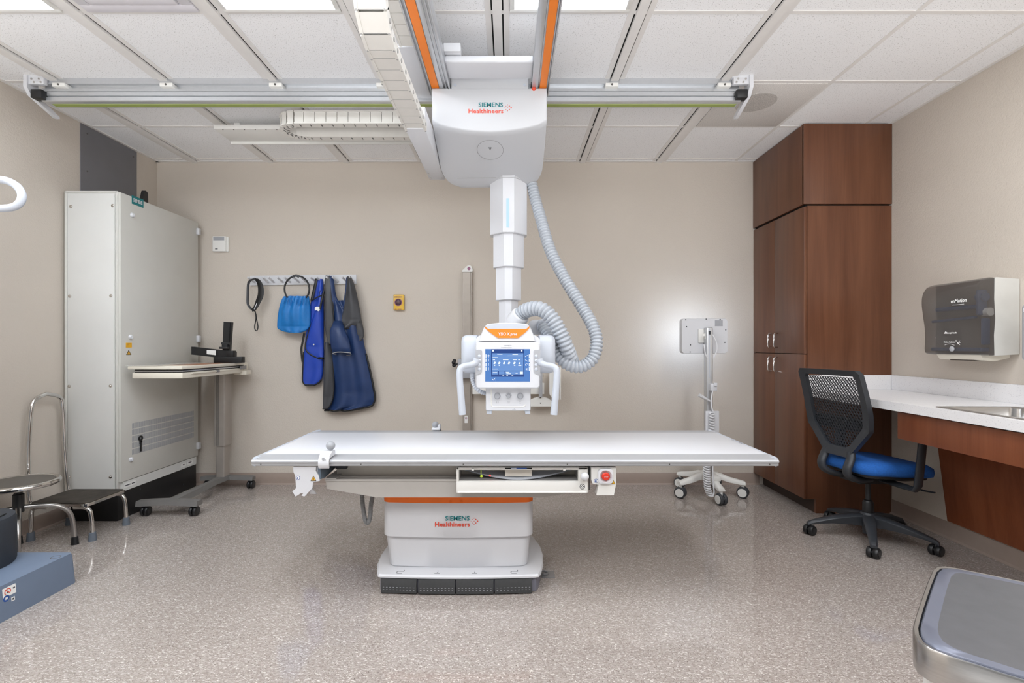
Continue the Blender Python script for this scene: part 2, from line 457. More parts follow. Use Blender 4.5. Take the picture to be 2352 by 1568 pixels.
# unseen area lamps added behind the camera and above the frame to brighten the room
for x0, x1, y0, y1, s_ in ((1.338, 1.90, .98, 2.19, LENSV), (-2.655, -2.12, -.70, .51, LENS), (-1.352, -.80, -.70, .51, LENS), (-.002, .562, -.70, .51, LENS), (1.338, 1.90, -.70, .51, LENS)):
    ld = bpy.data.lights.new('added_fill_lamp', 'AREA'); ld.shape = 'RECTANGLE'; ld.size = x1-x0-.044; ld.size_y = y1-y0-.044
    ld.energy = s_*PI*ld.size*ld.size_y; ld.color = (.955, .975, 1.0)
    lo = bpy.data.objects.new('added_fill_lamp', ld); COL.objects.link(lo); lo.location = ((x0+x1)/2, (y0+y1)/2, H-.012)
# air vent in the neighbouring bay
t = thing('ceiling_vent', 'unlit pale stepped air vent panel in the ceiling grid between two lights', 'air vent', (-1.737, 2.07, H-.02))
m = MB()
x0, x1, y0, y1 = -2.0, -1.474, 1.78, 2.372
for k, (ins, zz) in enumerate(((0, .008), (.06, .013), (.12, .018))):
    a, b, c, d = x0+ins, x1-ins, y0+ins, y1-ins
    for (p, q, r, s_) in ((a, b, c, c+.05), (a, b, d-.05, d), (a, a+.05, c+.05, d-.05), (b-.05, b, c+.05, d-.05)):
        m.box(p, q, r, s_, H-zz-.004, H-.0005, .002)
obj('frame', m, M_vent, t)
obj('centre_plate', MB().box(x0+.17, x1-.17, y0+.17, y1-.17, H-.022, H-.0005, .002), M_vent, t)
# perforated air diffuser by the cabinet
t = thing('air_diffuser', 'grey perforated square ceiling panel with a darker round centre near the cabinet', 'air diffuser', (1.61, 3.32, H-.012))
obj('perforated_plate', MB().box(1.342, 1.922, 3.026, 3.616, H-.008, H-.0005, .002), M_perf, t)
obj('round_grille', MB().lathe([(.125, 0), (.125, -.004), (.115, -.005)], (1.595, 3.255, H-.008), seg=40), M_perfd, t, label='darker round grille')

# ================================================================ CEILING RAIL (runs across the room)
x0, x1 = -2.79, 1.372
t = thing('ceiling_rail', 'long silver ceiling rail with a green stripe running across the room', 'ceiling rail', ((x0+x1)/2, 3.01, 2.651))
prof = [(2.975, 2.784), (2.975, 2.752), (3.004, 2.752), (3.004, 2.732), (2.985, 2.728), (2.985, 2.713), (2.992, 2.711), (2.992, 2.706),
        (2.982, 2.704), (2.982, 2.684), (2.990, 2.682), (2.990, 2.678), (2.979, 2.676), (2.979, 2.655), (2.984, 2.651), (3.062, 2.651), (3.066, 2.66), (3.066, 2.784)]
m = MB(); m.ring_loft([[Vector((x0, a, b)) for a, b in prof], [Vector((x1, a, b)) for a, b in prof]])
obj('rail_profile', m, M_alu, t, angle=20)
obj('green_strip', MB().box(x0+.03, x1-.01, 3.018, 3.050, 2.648, 2.6515), M_green, t)
for px in (138, 384, 634, 880, 1405, 1663):
    x = XP(px, 2.97)
    m = MB().box(x-.038, x+.038, 2.958, 3.01, 2.727, 2.750, .003)
    c = obj('mounting_clamp', m, M_white2, t)
    obj('bolt', MB().cyl((x, 2.959, 2.739), (x, 2.9545, 2.739), .006, seg=8), M_line, c)
for x, s_ in ((-2.845, 1), (1.415, -1)):
    pl = [(2.945, 2.785), (2.945, 2.70), (3.0, 2.655), (3.135, 2.64), (3.15, 2.615), (3.15, 2.70), (3.06, 2.785)]
    pl = [(2.935, 2.785), (2.935, 2.715), (2.965, 2.675), (3.13, 2.616), (3.15, 2.620), (3.15, 2.632), (3.02, 2.69), (3.0, 2.785)]
    m = MB().prism([Vector((x-.011, a, b)) for a, b in pl], (.022, 0, 0))
    m.box(min(x, x+s_*.10), max(x, x+s_*.10), 2.945, 2.972, 2.735, 2.775, .003)
    m.box(min(x, x+s_*.11), max(x, x+s_*.11), 2.945, 3.06, 2.772, 2.785)
    e = obj('end_stop', m, M_white, t)
    for bx, bz in ((.03, 2.765), (.075, 2.765), (.045, 2.745), (.085, 2.745)):
        obj('bolt', MB().cyl((x+s_*bx, 2.946, bz), (x+s_*bx, 2.941, bz), .006, seg=10), M_chrome, e)
    xx = x+s_*.05
    m = MB().box(xx-.03, xx+.035, 2.945, 3.0, 2.655, 2.708, .006)
    obj('rubber_buffer', m, M_black, t)

# ================================================================ BRIDGE with orange striped rails
t = thing('ceiling_bridge', 'pair of silver overhead rails with orange stripes carrying the white carriage', 'overhead rail', (-.1, 2.4, 2.60))
def brail(xa, xb, oa, ob, lips):
    m = MB()
    m.box(xa, xb, .55, 2.80, 2.603, 2.648, .003)
    for a, b, z in lips: m.box(a, b, .55, 2.80, z, 2.61, .002)
    r = obj('bridge_rail', m, M_alu, t)
    obj('orange_stripe', MB().box(oa, ob, .55, 2.765, 2.5985, 2.6035), M_orange, r, label='orange stripe')
    obj('end_block', MB().box(oa-.005, ob+.01, 2.765, 2.81, 2.59, 2.64, .003), M_black, r)
brail(-.452, -.326, -.428, -.388, ((-.452, -.445, 2.590), (-.438, -.430, 2.596), (-.385, -.362, 2.594), (-.352, -.345, 2.596), (-.335, -.326, 2.590)))
brail(.116, .212, .160, .196, ((.116, .150, 2.594), (.152, .157, 2.598), (.198, .203, 2.596), (.206, .212, 2.590)))
m = MB().box(-.33, .118, 2.50, 2.665, 2.612, 2.648, .012, 3)
m.box(-.33, -.245, 2.47, 2.53, 2.648, 2.69, .004)
obj('cross_beam', m, M_white, t)
for sx in (-.295, .135):
    obj('roller', MB().cyl((sx-.02, 2.77, 2.625), (sx+.02, 2.77, 2.625), .022).box(sx-.022, sx+.012, 2.74, 2.80, 2.598, 2.64, .003), M_black, t)

# ================================================================ CABLE CHAINS
# chain beside the carriage: lower run, bend, upper run on a tray
t = thing('cable_chain', 'white cable chain looping down beside the orange rail to the carriage', 'cable chain', (-.48, 2.2, 2.29))
XA, XB = -.535, -.425
m = MB(); m.box(XA+.004, XB-.004, 2.52, 3.30, 2.288, 2.40, .004)
d = obj('cable_duct', m, M_white, t)
for a, b in ((XA+.018, 3.26), (XB-.018, 3.26), (XA+.016, 3.18)):
    obj('screw', MB().cyl((a, b, 2.288), (a, b, 2.285), .005, seg=10), M_chrome, d)
m = MB().box(XA-.02, XB-.025, 2.47, 3.10, 2.667, 2.69, .003)
obj('tray', m, M_white, t)
zl, zu, R = 2.305, 2.665, .18
path = []
y = 2.55
while y > 1.86: path.append((y, zl, 0)); y -= .08
n = 8
for k in range(n+1):
    a = PI*k/n
    path.append((1.86-R*math.sin(a), zl+R-R*math.cos(a), a))
y = 1.94
while y < 2.5: path.append((y, zl+2*R, PI)); y += .08
m = MB(); m2 = MB(); m2b = MB(); m3 = MB(); m4 = MB()
for (y0, z0, a0), (y1, z1, a1) in zip(path[:-1], path[1:]):
    p = Vector((0, y0, z0)); q = Vector((0, y1, z1)); tdir = (q-p).normalized()
    out = Vector((0, -tdir.z, tdir.y))          # away from the loop
    def slab(mb, xa, xb, o0, o1, e0=0.002, e1=0.002):
        L = (q-p).length
        s0 = p+tdir*e0; s1 = q-tdir*e1
        mb.ring_loft([[Vector((xa, 0, 0))+s0+out*o0, Vector((xb, 0, 0))+s0+out*o0, Vector((xb, 0, 0))+s0+out*o1, Vector((xa, 0, 0))+s0+out*o1],
                      [Vector((xa, 0, 0))+s1+out*o0, Vector((xb, 0, 0))+s1+out*o0, Vector((xb, 0, 0))+s1+out*o1, Vector((xa, 0, 0))+s1+out*o1]])
    slab(m, XA+.012, XB-.012, .010, .014)
    slab(m, XA+.012, XB-.012, -.022, -.019)
    slab(m2, XA, XA+.012, -.026, .018, 0, 0); slab(m2b, XB-.012, XB, -.026, .018, 0, 0)
    m.mi = 1; slab(m, XA+.012, XB-.012, .0102, .0143, -.001, (q-p).length-.0015); m.mi = 0
    pin = (p+q)/2
    for xx, m3 in ((XA-.0015, m2), (XB+.0015, m2b)):
        m3.mi = 1; m3.cyl(Vector((xx-.002, 0, 0))+pin, Vector((xx+.002, 0, 0))+pin, .008, seg=10)
    for xx, m3 in ((XA+.006, m2), (XB-.006, m2b)):
        m3.mi = 1; m3.cyl(Vector((xx, 0, 0))+p+out*.0175, Vector((xx, 0, 0))+p+out*.0195, .004, seg=8); m3.mi = 0
obj('crossbars', m, [M_chain, M_lseam], t); obj('side_plate', m2, [M_chain, M_lseam], t); obj('side_plate', m2b, [M_chain, M_lseam], t)
# chain that runs across the room, lying on its side near the ceiling
t = thing('cable_chain', 'pale cable chain lying in a flat loop on a tray behind the silver rail', 'cable chain', (-.9, 3.28, 2.59))
xe = -1.36; ya, yb, zc0, zc1 = 3.175, 3.375, 2.592, 2.676
path = []
x = -.60
while x > xe: path.append((x, ya)); x -= .07
rr = (yb-ya)/2
for k in range(0, 9):
    a = PI*k/8
    path.append((xe-rr*math.sin(a)*1.1, (ya+yb)/2-rr*math.cos(a)))
x = xe+.05
while x < -.58: path.append((x, yb)); x += .07
m = MB(); m2 = MB(); m2b = MB(); m3 = MB()
for (xa, y0), (xb, y1) in zip(path[:-1], path[1:]):
    p = Vector((xa, y0, 0)); q = Vector((xb, y1, 0)); td = (q-p).normalized(); nr = Vector((td.y, -td.x, 0))
    def slab2(mb, o0, o1, za, zb, e=.0015):
        s0 = p+td*e; s1 = q-td*e
        mb.ring_loft([[s0+nr*o0+Vector((0, 0, za)), s0+nr*o1+Vector((0, 0, za)), s0+nr*o1+Vector((0, 0, zb)), s0+nr*o0+Vector((0, 0, zb))],
                      [s1+nr*o0+Vector((0, 0, za)), s1+nr*o1+Vector((0, 0, za)), s1+nr*o1+Vector((0, 0, zb)), s1+nr*o0+Vector((0, 0, zb))]])
    slab2(m, .022, .027, zc0+.01, zc1-.01, -.0002); slab2(m, -.026, -.022, zc0+.01, zc1-.01)
    slab2(m2, -.030, .030, zc0, zc0+.010, 0); slab2(m2b, -.030, .030, zc1-.010, zc1, 0)
    mid = (p+q)/2
    m2.mi = 1; m2.box(mid.x-.003, mid.x+.003, mid.y-.012, mid.y+.012, zc0-.0015, zc0+.001); m2.mi = 0
obj('crossbars', m, M_chain, t); obj('side_plate', m2, [M_chain, M_line], t); obj('side_plate', m2b, M_chain, t)
m = MB().box(-2.06, -.56, 3.475, 3.70, 2.700, 2.73, .002)
m.box(-2.06, -.56, 3.69, 3.705, 2.682, 2.73, .002)
tr = obj('tray', m, M_white2, t)
for x in (-1.95, -1.25, -.7): obj('hanger', MB().box(x-.02, x+.02, 3.57, 3.61, 2.729, H-.0005, .002), M_white2, tr)
for i in range(14):
    obj('bolt', MB().cyl((-2.0+i*.075, 3.485, 2.700), (-2.0+i*.075, 3.485, 2.698), .004, seg=8), M_line, tr)
def ring_wire(mb, path, r, seg=6):
    return mb.tube(path, r, seg)
def logo(parent, xr, Y, z1, z2, s1, w1, s2, w2, dots=True, o=0.0006):
    """two line wordmark, right aligned at xr, on a face looking at -Y"""
    m = MB(); m.text('SIEMENS', (xr-w1, Y, z1), s1, width=w1, ext=o, bold=s1*0.012)
    obj('lettering', m, M_teal, parent, smooth=False, label='teal lettering')
    m = MB(); m.text('Healthineers', (xr-w2, Y, z2), s2, width=w2, ext=o, bold=s2*0.008)
    obj('lettering', m, M_red, parent, smooth=False, label='red lettering')
    if dots:
        m = MB(); u = w2/80.0; cx = xr+12*u; cz = (z1+z2+s1*0.7)/2
        for dx, dz, r in ((-8, 0, .5), (-5, 4, .7), (-5, -4, .7), (-1, 0, .8), (-1, 7, .9), (-1, -7, .9), (3, 4, 1.3), (3, -4, 1.3), (7, 0, 1.7)):
            m.cyl((cx+dx*u, Y, cz+dz*u), (cx+dx*u, Y-.0012, cz+dz*u), r*u, seg=10)
        obj('logo_dots', m, M_red, parent, smooth=False)

# ================================================================ X-RAY TUBE CRANE
T = thing('xray_tube_crane', 'white ceiling-hung x-ray unit with telescopic column, blue touch screen and grey hoses', 'x-ray machine', (-.011, 3.22, 2.6))
# carriage housing
YFR, YBK = 2.72, 3.28
def zfold(x):
    u = (x+.1135)/.3125
    return 2.359+.052*abs(u)**2
def sect(y, x0, x1, ztop, zoff=0.0, shrink=0.0):
    pts = [Vector((x0, y, ztop)), Vector((x1, y, ztop))]
    n = 14
    for i in range(n+1):
        x = x1+(x0-x1)*i/n
        zf = zfold(x); k = (y-YFR)/(3.2-YFR)
        z = zf+(2.216-zf)*k
        edge = min(x-x0, x1-x)
        z += .012*max(0, 1-edge/.02)
        pts.append(Vector((x, y, z+zoff)))
    return pts
m = MB()
rings = [sect(YFR, -.420, .193, 2.590, .006), sect(YFR+.006, -.426, .199, 2.596)]
for y in (2.76, 2.85, 2.95, 3.02): rings.append(sect(y, -.426, .199, 2.596))
for k in range(1, 8):
    a = PI/2*k/7
    ins = .10*(1-math.cos(a)); rings.append(sect(3.04+.185*math.sin(a), -.426+ins, .199-ins, 2.596, .006*(k/7)**3))
m.ring_loft(rings)
hs = obj('carriage_housing', m, M_carr, T, angle=40)
m = MB(); pl = fillet([(-.32, 2.55), (.098, 2.55), (.098, 2.649), (-.32, 2.649)], .006, 3)
m.prism([Vector((a, YFR+.0015, b)) for a, b in pl], (0, .30, 0))
obj('raised_cover', m, M_carr, T)
for x in (-.30, .078):
    obj('screw', MB().cyl((x, YFR+.002, 2.612), (x, YFR-.002, 2.612), .008, seg=12), M_lgrey, hs)
obj('indicator_lamp', MB().sphere((.128, YFR, 2.592), .012, 12), M_red, hs, label='small red lamp')
logo(hs, XP(1155, YFR), YFR-.0005, ZP(245.5, YFR), ZP(260, YFR), .0335, 56/F*YFR, .0335, 80/F*YFR)
# oval access cover on the sloping underside
sl = Vector((0, .48, -.141)).normalized(); nn = Vector((0, -.141, -.48)).normalized()  # outward normal of the slope
c0 = Vector((-.115, 2.865, 0)); c0.z = zfold(-.115)+(2.216-zfold(-.115))*(2.865-YFR)/.48
def on_slope(dx, ds, off=.0022): return c0+Vector((dx, 0, 0))+sl*ds+nn*off
m = MB()
for i in range(40):
    a, b = 2*PI*i/40, 2*PI*(i+1)/40
    m.quad(on_slope(.076*math.cos(a), .085*math.sin(a)), on_slope(.076*math.cos(b), .085*math.sin(b)),
           on_slope(.0745*math.cos(b), .0835*math.sin(b)), on_slope(.0745*math.cos(a), .0835*math.sin(a)))
obj('access_cover', m, M_line, hs, smooth=False)
m = MB()
for dx, ds in ((-.005, -.020), (.005, -.020), (0, -.010)):
    m.cyl(on_slope(dx, ds), on_slope(dx, ds, .003), .004, seg=8)
obj('symbol_mark', m, M_dmark, hs)
m = MB(); 
for xa, xb in ((-.33, -.09),):
    m.tube([Vector((xa, 3.12, 2.2385)), Vector((xb, 3.115, 2.2405))], .0012, 5)
obj('seam', m, M_lseam, hs)
# column
CXc, CYc = -.011, 3.22
def octo(w, z, fr=.30, dep=None):
    h = w/2; f = w*fr/2; dep = dep or w; hd = dep/2; fd = dep*fr/2
    return [Vector((CXc+a, CYc+b, z)) for a, b in ((-f, -hd), (f, -hd), (h, -fd), (h, fd), (f, hd), (-f, hd), (-h, fd), (-h, -fd))]
def stage(w, z0, z1, parent=T):
    m = MB(); m.ring_loft([octo(w-.006, z0), octo(w, z0+.004), octo(w, z1)])
    return obj('column_section', m, M_white, parent, angle=20)
m = MB(); m.ring_loft([octo(.246, 2.236), octo(.252, 2.242), octo(.252, 2.36)])
obj('column_collar', m, M_carr, T, angle=20)
s1 = stage(.234, 1.899, 2.40)
obj('stripe', MB().box(CXc-.0135, CXc+.0055, CYc-.1182, CYc-.1165, 1.928, 2.109), M_bstripe, s1, label='pale blue stripe')
stage(.194, 1.692, 1.93); stage(.160, 1.485, 1.72); stage(.122, 1.20, 1.52)
# arm from the column to the tube head
m = MB(); m.box(-.095, .075, 2.90, 3.30, 1.16, 1.27, .03, 4)
obj('support_arm', m, M_white, T)
# tube head body
YS = 2.55
def hx(px, Y=YS): return XP(px, Y)
def hz(py, Y=YS): return ZP(py, Y)
m = MB()
pl = fillet([(hx(1093, 2.6), hz(775, 2.6)), (hx(1108, 2.6), hz(767, 2.6)), (hx(1224, 2.6), hz(767, 2.6)), (hx(1241, 2.6), hz(777, 2.6)),
             (hx(1241, 2.6), hz(880, 2.6)), (hx(1093, 2.6), hz(880, 2.6))], .02, 4)
m.ring_loft([[Vector((a, 2.60, b)) for a, b in pl], [Vector((a, 2.92, b)) for a, b in pl]])
body = obj('tube_housing', m, M_white, T)
# domed top with the orange band
rings = []
for y, k in ((2.585, 0), (2.60, 1), (2.70, 1.1), (2.80, .9), (2.86, .4)):
    zt = hz(743, 2.62)*1.0 if k else hz(752, 2.6)
    w = .117 if k else .113
    c = hx(1165, 2.6)
    pts = [(c-w*1.25, hz(783, 2.6)), (c-w*1.2, hz(772, 2.6)), (c-w*1.03, hz(752, 2.6)), (c-w*.9, zt-.004), (c-w*.4, zt+.003), (c+w*.4, zt+.003), (c+w*.9, zt-.004), (c+w*1.03, hz(752, 2.6)), (c+w*1.2, hz(772, 2.6)), (c+w*1.25, hz(783, 2.6))]
    rings.append([Vector((a, y, b)) for a, b in pts])
m = MB(); m.ring_loft(rings)
dome = obj('top_cover', m, M_white, T, angle=50)
Yo = 2.583
op = [(1114, 753), (1114, 749), (1121, 755), (1209, 755), (1216, 748), (1216, 753), (1208, 762), (1190, 776), (1144, 776), (1124, 762)]
m = MB(); m.prism([P(a, b, Yo) for a, b in op], (0, -.004, 0))
ob_ = obj('orange_band', m, M_orange, dome, label='orange band', smooth=False)
gp = [(1121, 755), (1114.5, 749), (1122, 745.5), (1140, 743.5), (1190, 743.5), (1208, 745.5), (1215.5, 748.5), (1209, 755)]
m = MB(); m.prism([P(a, b, Yo) for a, b in gp], (0, -.003, 0))
obj('grey_cap', m, M_lgrey, dome, smooth=False)
m = MB(); m.text('YSIO X.pree', P(1144.5, 770, Yo-.0045), .0215, width=43.5/F*Yo, ext=.0005, bold=.0004)
obj('lettering', m, M_white, dome, smooth=False, label='white lettering')
# side drums
for xa, xb in ((1058, 1094), (1240, 1277)):
    pl = fillet([(770, 2.62), (770, 2.98), (862, 2.98), (866, 2.62)], .0001)
    x0, x1 = hx(xa, 2.62), hx(xb, 2.62)
    zt, zb = hz(769, 2.62), hz(858, 2.62)
    rr = [(2.62, zb+.035), (2.635, zb+.01), (2.67, zb), (2.93, zb), (2.97, zb+.03), (2.97, zt-.04), (2.93, zt), (2.66, zt), (2.63, zt-.012), (2.62, zt-.035)]
    cy = (2.62+2.97)/2; cz = (zt+zb)/2
    def rg(x, s): return [Vector((x, cy+(a-cy)*s, cz+(b-cz)*s)) for a, b in rr]
    out, inn = (x0, x1) if xa < 1172 else (x1, x0)
    d = .012 if xa < 1172 else -.012
    m = MB(); m.ring_loft([rg(out, .80), rg(out+d*.4, .90), rg(out+d*1.4, .97), rg(out+d*2.6, 1.0), rg(inn, 1.0)])
    obj('side_drum', m, M_lgrey, T, angle=50)
# display panel
m = MB()
def plate(mb, x0, x1, z0, z1, r, yf, yb, e=.006):
    p = rrect(x0, x1, z0, z1, r); q = rrect(x0+e, x1-e, z0+e, z1-e, max(r-e, .002))
    mb.ring_loft([[Vector((a, yf, b)) for a, b in q], [Vector((a, yf+e, b)) for a, b in p], [Vector((a, yb, b)) for a, b in p]])
plate(m, hx(1092), hx(1240.5), hz(892), hz(785), .018, YS, YS+.05)
disp = obj('display_panel', m, M_white, T, angle=45)
m = MB()
for side in (0, 1):
    pl = [(1092.3, 803), (1104, 803), (1107, 806), (1107, 853), (1105, 857), (1092.3, 862)]
    if side: pl = [(2*1166.3-a, b) for a, b in pl]
    m = MB(); m.prism([P(a, b, YS) for a, b in pl], (0, -.003, 0))
    pad = obj('button_pad', m, M_pad, disp)
    for by in (818, 828, 838, 848):
        c = P(1101 if not side else 2*1166.3-1101, by, YS-.003)
        obj('button', MB().sphere(c, .0088, 14, (1, .45, 1)), M_lgrey, disp)
# the touch screen: glowing ground with its menu marks
def sp(px, py, d=0): return P(px, py, YS-.0004-d)
def sq(mb, xa, ya, xb, yb, d):
    mb.poly([sp(xa, yb, d), sp(xb, yb, d), sp(xb, ya, d), sp(xa, ya, d)])
m = MB(); m.box(sp(1114.5, 0).x, sp(1217.3, 0).x, YS-.0012, YS+.004, sp(0, 876).z, sp(0, 801.5).z)
scr = obj('touch_screen', m, M_screen, disp, smooth=False, label='glowing blue touch screen')
m = MB()
D = .0012
sq(m, 1128, 801.8, 1203.5, 865, D)
m.mi = 1
sq(m, 1130, 811, 1202, 851, D+.0004)
sq(m, 1130, 852.2, 1144, 859.5, D+.0004); sq(m, 1146, 852.2, 1159, 859.5, D+.0004); sq(m, 1161, 852.2, 1202, 859.5, D+.0004)
m.mi = 2
sq(m, 1130, 803, 1134.5, 807, D+.0008); sq(m, 1197, 803, 1200, 807, D+.0008)
sq(m, 1166, 816.5, 1200, 817.2, D+.0008); sq(m, 1177, 812.7, 1189.5, 814.5, D+.0008)
sq(m, 1142, 813, 1154, 814, D+.0008); sq(m, 1131.5, 820, 1143, 821.2, D+.0008)
for a, b in ((1132, 1137), (1155, 1168), (1178, 1187), (1190, 1195)): sq(m, a, 825, b, 826.6, D+.0008)
for cx in (1136.5, 1147.2, 1158.5, 1169.6, 1182, 1194):
    c = sp(cx, 832.5, D+.0008)
    m.cyl(c, c+Vector((0, -.0003, 0)), .0052 if cx != 1194 else .003, seg=9)
    sq(m, cx-3, 833, cx+1, 836, D+.0008)
for cx, w in ((1136, 1.5), (1147, 1.5), (1182, 1.5), (1194, 3.5)): sq(m, cx-w, 838.3, cx+w, 840, D+.0008)
sq(m, 1131, 846.8, 1143.5, 848, D+.0008)
for a, b, y in ((1132, 1142, 854.5), (1162, 1170, 853.8), (1163, 1173, 857.2), (1184, 1189, 856)): sq(m, a, y, b, y+1.5, D+.0008)
sq(m, 1194, 853, 1201, 859, D+.0008)
for a in (1154, 1163, 1175): sq(m, a, 862, a+4, 863.5, D+.0008)
for k, yy in enumerate((813.5, 823, 833, 843)):
    sq(m, 1115.2, yy, 1117.4, yy+8, D); sq(m, 1214.6, yy, 1216.8, yy+8, D)
    sq(m, 1122, yy+.5, 1122.8, yy+7, D)
    if k == 0: sq(m, 1118.5, yy+3.4, 1126, yy+4.2, D); sq(m, 1120, yy+1.8, 1124.5, yy+2.4, D)
def stroke(a, b, w=.55):
    A, B = Vector((a[0], a[1])), Vector((b[0], b[1])); t_ = (B-A).normalized(); n_ = Vector((-t_.y, t_.x))*w
    m.poly([sp(*(A-n_), D), sp(*(B-n_), D), sp(*(B+n_), D), sp(*(A+n_), D)])
stroke((1206, 819), (1213, 815)); stroke((1206, 826), (1213, 830))
for k in range(8):
    a, b = PI*1.5*k/8, PI*1.5*(k+1)/8
    stroke((1209.5+3*math.cos(a), 837.5-2.5*math.sin(a)), (1209.5+3*math.cos(b), 837.5-2.5*math.sin(b)), .4)
for a in range(3): stroke((1209.5-3*math.cos(a*PI/3), 847.5-3*math.sin(a*PI/3)), (1209.5+3*math.cos(a*PI/3), 847.5+3*math.sin(a*PI/3)), .4)
stroke((1131, 870.5), (1133.2, 873), .6); stroke((1133.2, 873), (1137, 868), .6)
sq(m, 1138.9, 865.5, 1139.2, 875.5, D)
obj('menu_marks', m, [M_scrd, M_scrl, M_scrw], disp, smooth=False)
m = MB(); m.text('SIEMENS', P(1157.5, 794.3, YS-.0005), .0065, width=17/F*YS, ext=.0002); m.text('Healthineers', P(1151, 798.6, YS-.0005), .006, width=24/F*YS, ext=.0002)
obj('lettering', m, M_mgrey, disp, smooth=False)
# curved grab handles
for side in (0, 1):
    pp = [(1096, 826, 2.555), (1092, 833, 2.55), (1082, 837.5, 2.54), (1068, 840, 2.525), (1058.5, 845, 2.515), (1055.5, 856, 2.51), (1056.5, 880, 2.505), (1059, 910, 2.50), (1061, 935, 2.50), (1062.5, 952, 2.50)]
    if side: pp = [(2*1167.3-a, b, c) for a, b, c in pp]
    path = catmull([P(*q) for q in pp], 7); n_ = len(path)
    m = MB(); m.tube(path, .018, 14, rfun=lambda i: .017*(1.25-.35*min(1, i/14)) if i < 28 else .0162+.0015*(i-28)/(n_-28), flat=(1.0, 1.0))
    obj('grab_handle', m, M_lgrey, T, angle=60)
# collimator below the screen
YC = 2.60
m = MB()
x0, x1 = XP(1115.5, YC), XP(1219, YC); z0, z1 = ZP(943, YC), ZP(880, YC)
plate(m, x0, x1, z0, z1, .008, YC, YC+.34, .004)
coll = obj('collimator', m, M_white, T, angle=45)
# recessed control field drawn as a raised rim
fx0, fx1, fz0, fz1 = XP(1128.5, YC), XP(1207, YC), ZP(934, YC), ZP(893.5, YC)
m = MB()
rim = fillet([(fx0, fz1), (fx0, fz0+.006), (fx0+.008, fz0), (fx1-.014, fz0), (fx1, fz0+.010)], .004)
m.tube([Vector((fx0, YC, fz1)), Vector((fx0, YC, fz0+.012)), Vector((fx0+.003, YC, fz0+.004)), Vector((fx0+.012, YC, fz0)), Vector((fx1-.016, YC, fz0)), Vector((fx1-.006, YC, fz0+.004)), Vector((fx1, YC, fz0+.012))], .0035, 8)
obj('control_rim', m, M_white2, coll)
for px, r, mm in ((1142.3, .0152, M_mgrey), (1168.3, .0108, M_mgrey), (1194.8, .0152, M_mgrey)):
    c = P(px, 909, YC)
    k = obj('knob', MB().lathe([(r*1.12, 0), (r*1.08, .004), (r, .005), (r*.95, .016), (r*.8, .019), (.0001, .0195)], c, (0, -1, 0), 20), mm, coll)
m = MB()
c = P(1168.3, 909, YC)
m.tube([c+Vector((.0155*math.cos(a), -.001, .0155*math.sin(a))) for a in [PI*k/10 for k in range(0, 11)]], .0008, 5)
for px in (1140.5, 1144): m.box(XP(px, YC), XP(px+1, YC), YC-.0008, YC, ZP(926, YC), ZP(921.5, YC))
m.box(XP(1165, YC), XP(1171.5, YC), YC-.0008, YC, ZP(923, YC), ZP(922.2, YC)); m.box(XP(1165.5, YC), XP(1171, YC), YC-.0008, YC, ZP(925.6, YC), ZP(924.4, YC))
m.box(XP(1192, YC), XP(1197, YC), YC-.0008, YC, ZP(922, YC), ZP(921.4, YC)); m.box(XP(1194, YC), XP(1194.8, YC), YC-.0008, YC, ZP(925.5, YC), ZP(922, YC)); m.box(XP(1192, YC), XP(1197, YC), YC-.0008, YC, ZP(926, YC), ZP(925.4, YC))
m.box(XP(1176.5, YC), XP(1185, YC), YC-.0008, YC, ZP(941.3, YC), ZP(940.4, YC)); m.box(XP(1180.7, YC), XP(1181.5, YC), YC-.0008, YC, ZP(939.5, YC), ZP(937, YC))
obj('control_symbols', m, M_mgrey, coll, smooth=False)
for a, b in ((1117.5, 1129), (1206.5, 1218)):
    obj('guide_rail', MB().box(XP(a, YC), XP(b, YC), YC+.01, YC+.30, ZP(951.5, YC), z0+.001, .002), M_lgrey, coll)
# hoses
m = MB(); hose(m, [P(1222, 424, 3.20), P(1229, 455, 3.18), P(1243, 505, 3.13), P(1264, 575, 3.04), P(1297, 640, 2.96), P(1337, 705, 2.88), P(1362, 750, 2.82), P(1370.5, 785, 2.79), P(1362, 822, 2.77), P(1335, 841.5, 2.76), P(1305, 837, 2.765), P(1283, 815, 2.79), P(1269, 788, 2.82), P(1257, 765, 2.86), P(1247, 748, 2.90)], .0335, .0205, .13)
obj('hose', m, M_hose, T, angle=80)
m = MB(); hose(m, [P(1189, 729, 2.86), P(1203, 716, 2.84), P(1222, 709, 2.80), P(1245, 711, 2.765), P(1268, 731, 2.745), P(1287, 764, 2.74), P(1301, 797, 2.75), P(1310, 822, 2.79), P(1313, 834, 2.85), P(1306, 832, 2.92), P(1296, 822, 2.97)], .0395, .0225, .13)
obj('hose', m, M_hose, T, angle=80)
m = MB(); hose(m, [P(1085, 852, 2.66), P(1085, 868, 2.66), P(1089, 884, 2.655), P(1099, 896, 2.65), P(1112, 902, 2.66), P(1126, 903, 2.68)], .0115, .012, .12, 10)
obj('hose', m, M_lgrey, T, angle=80)
# hose collar and connector plate
ax = (P(1204, 717, 2.83)-P(1186, 740, 2.88)).normalized()
c = P(1187, 735, 2.88)
obj('hose_collar', MB().lathe([(.045, -.03), (.057, -.02), (.0575, .0), (.052, .045), (.047, .05)], c, ax, 28), M_white, T)
m = MB(); p = fillet([(1214, 768), (1214, 740), (1224, 734), (1262, 734), (1266, 740), (1266, 768)], 8, 4)
m.prism([P(a, b, 2.93) for a, b in p], (0, .06, 0))
cp = obj('connector_plate', m, M_white, T)
obj('hose_socket', MB().cyl(P(1246, 746, 2.94), P(1248, 751, 2.885), .037, seg=24), M_lgrey, cp)

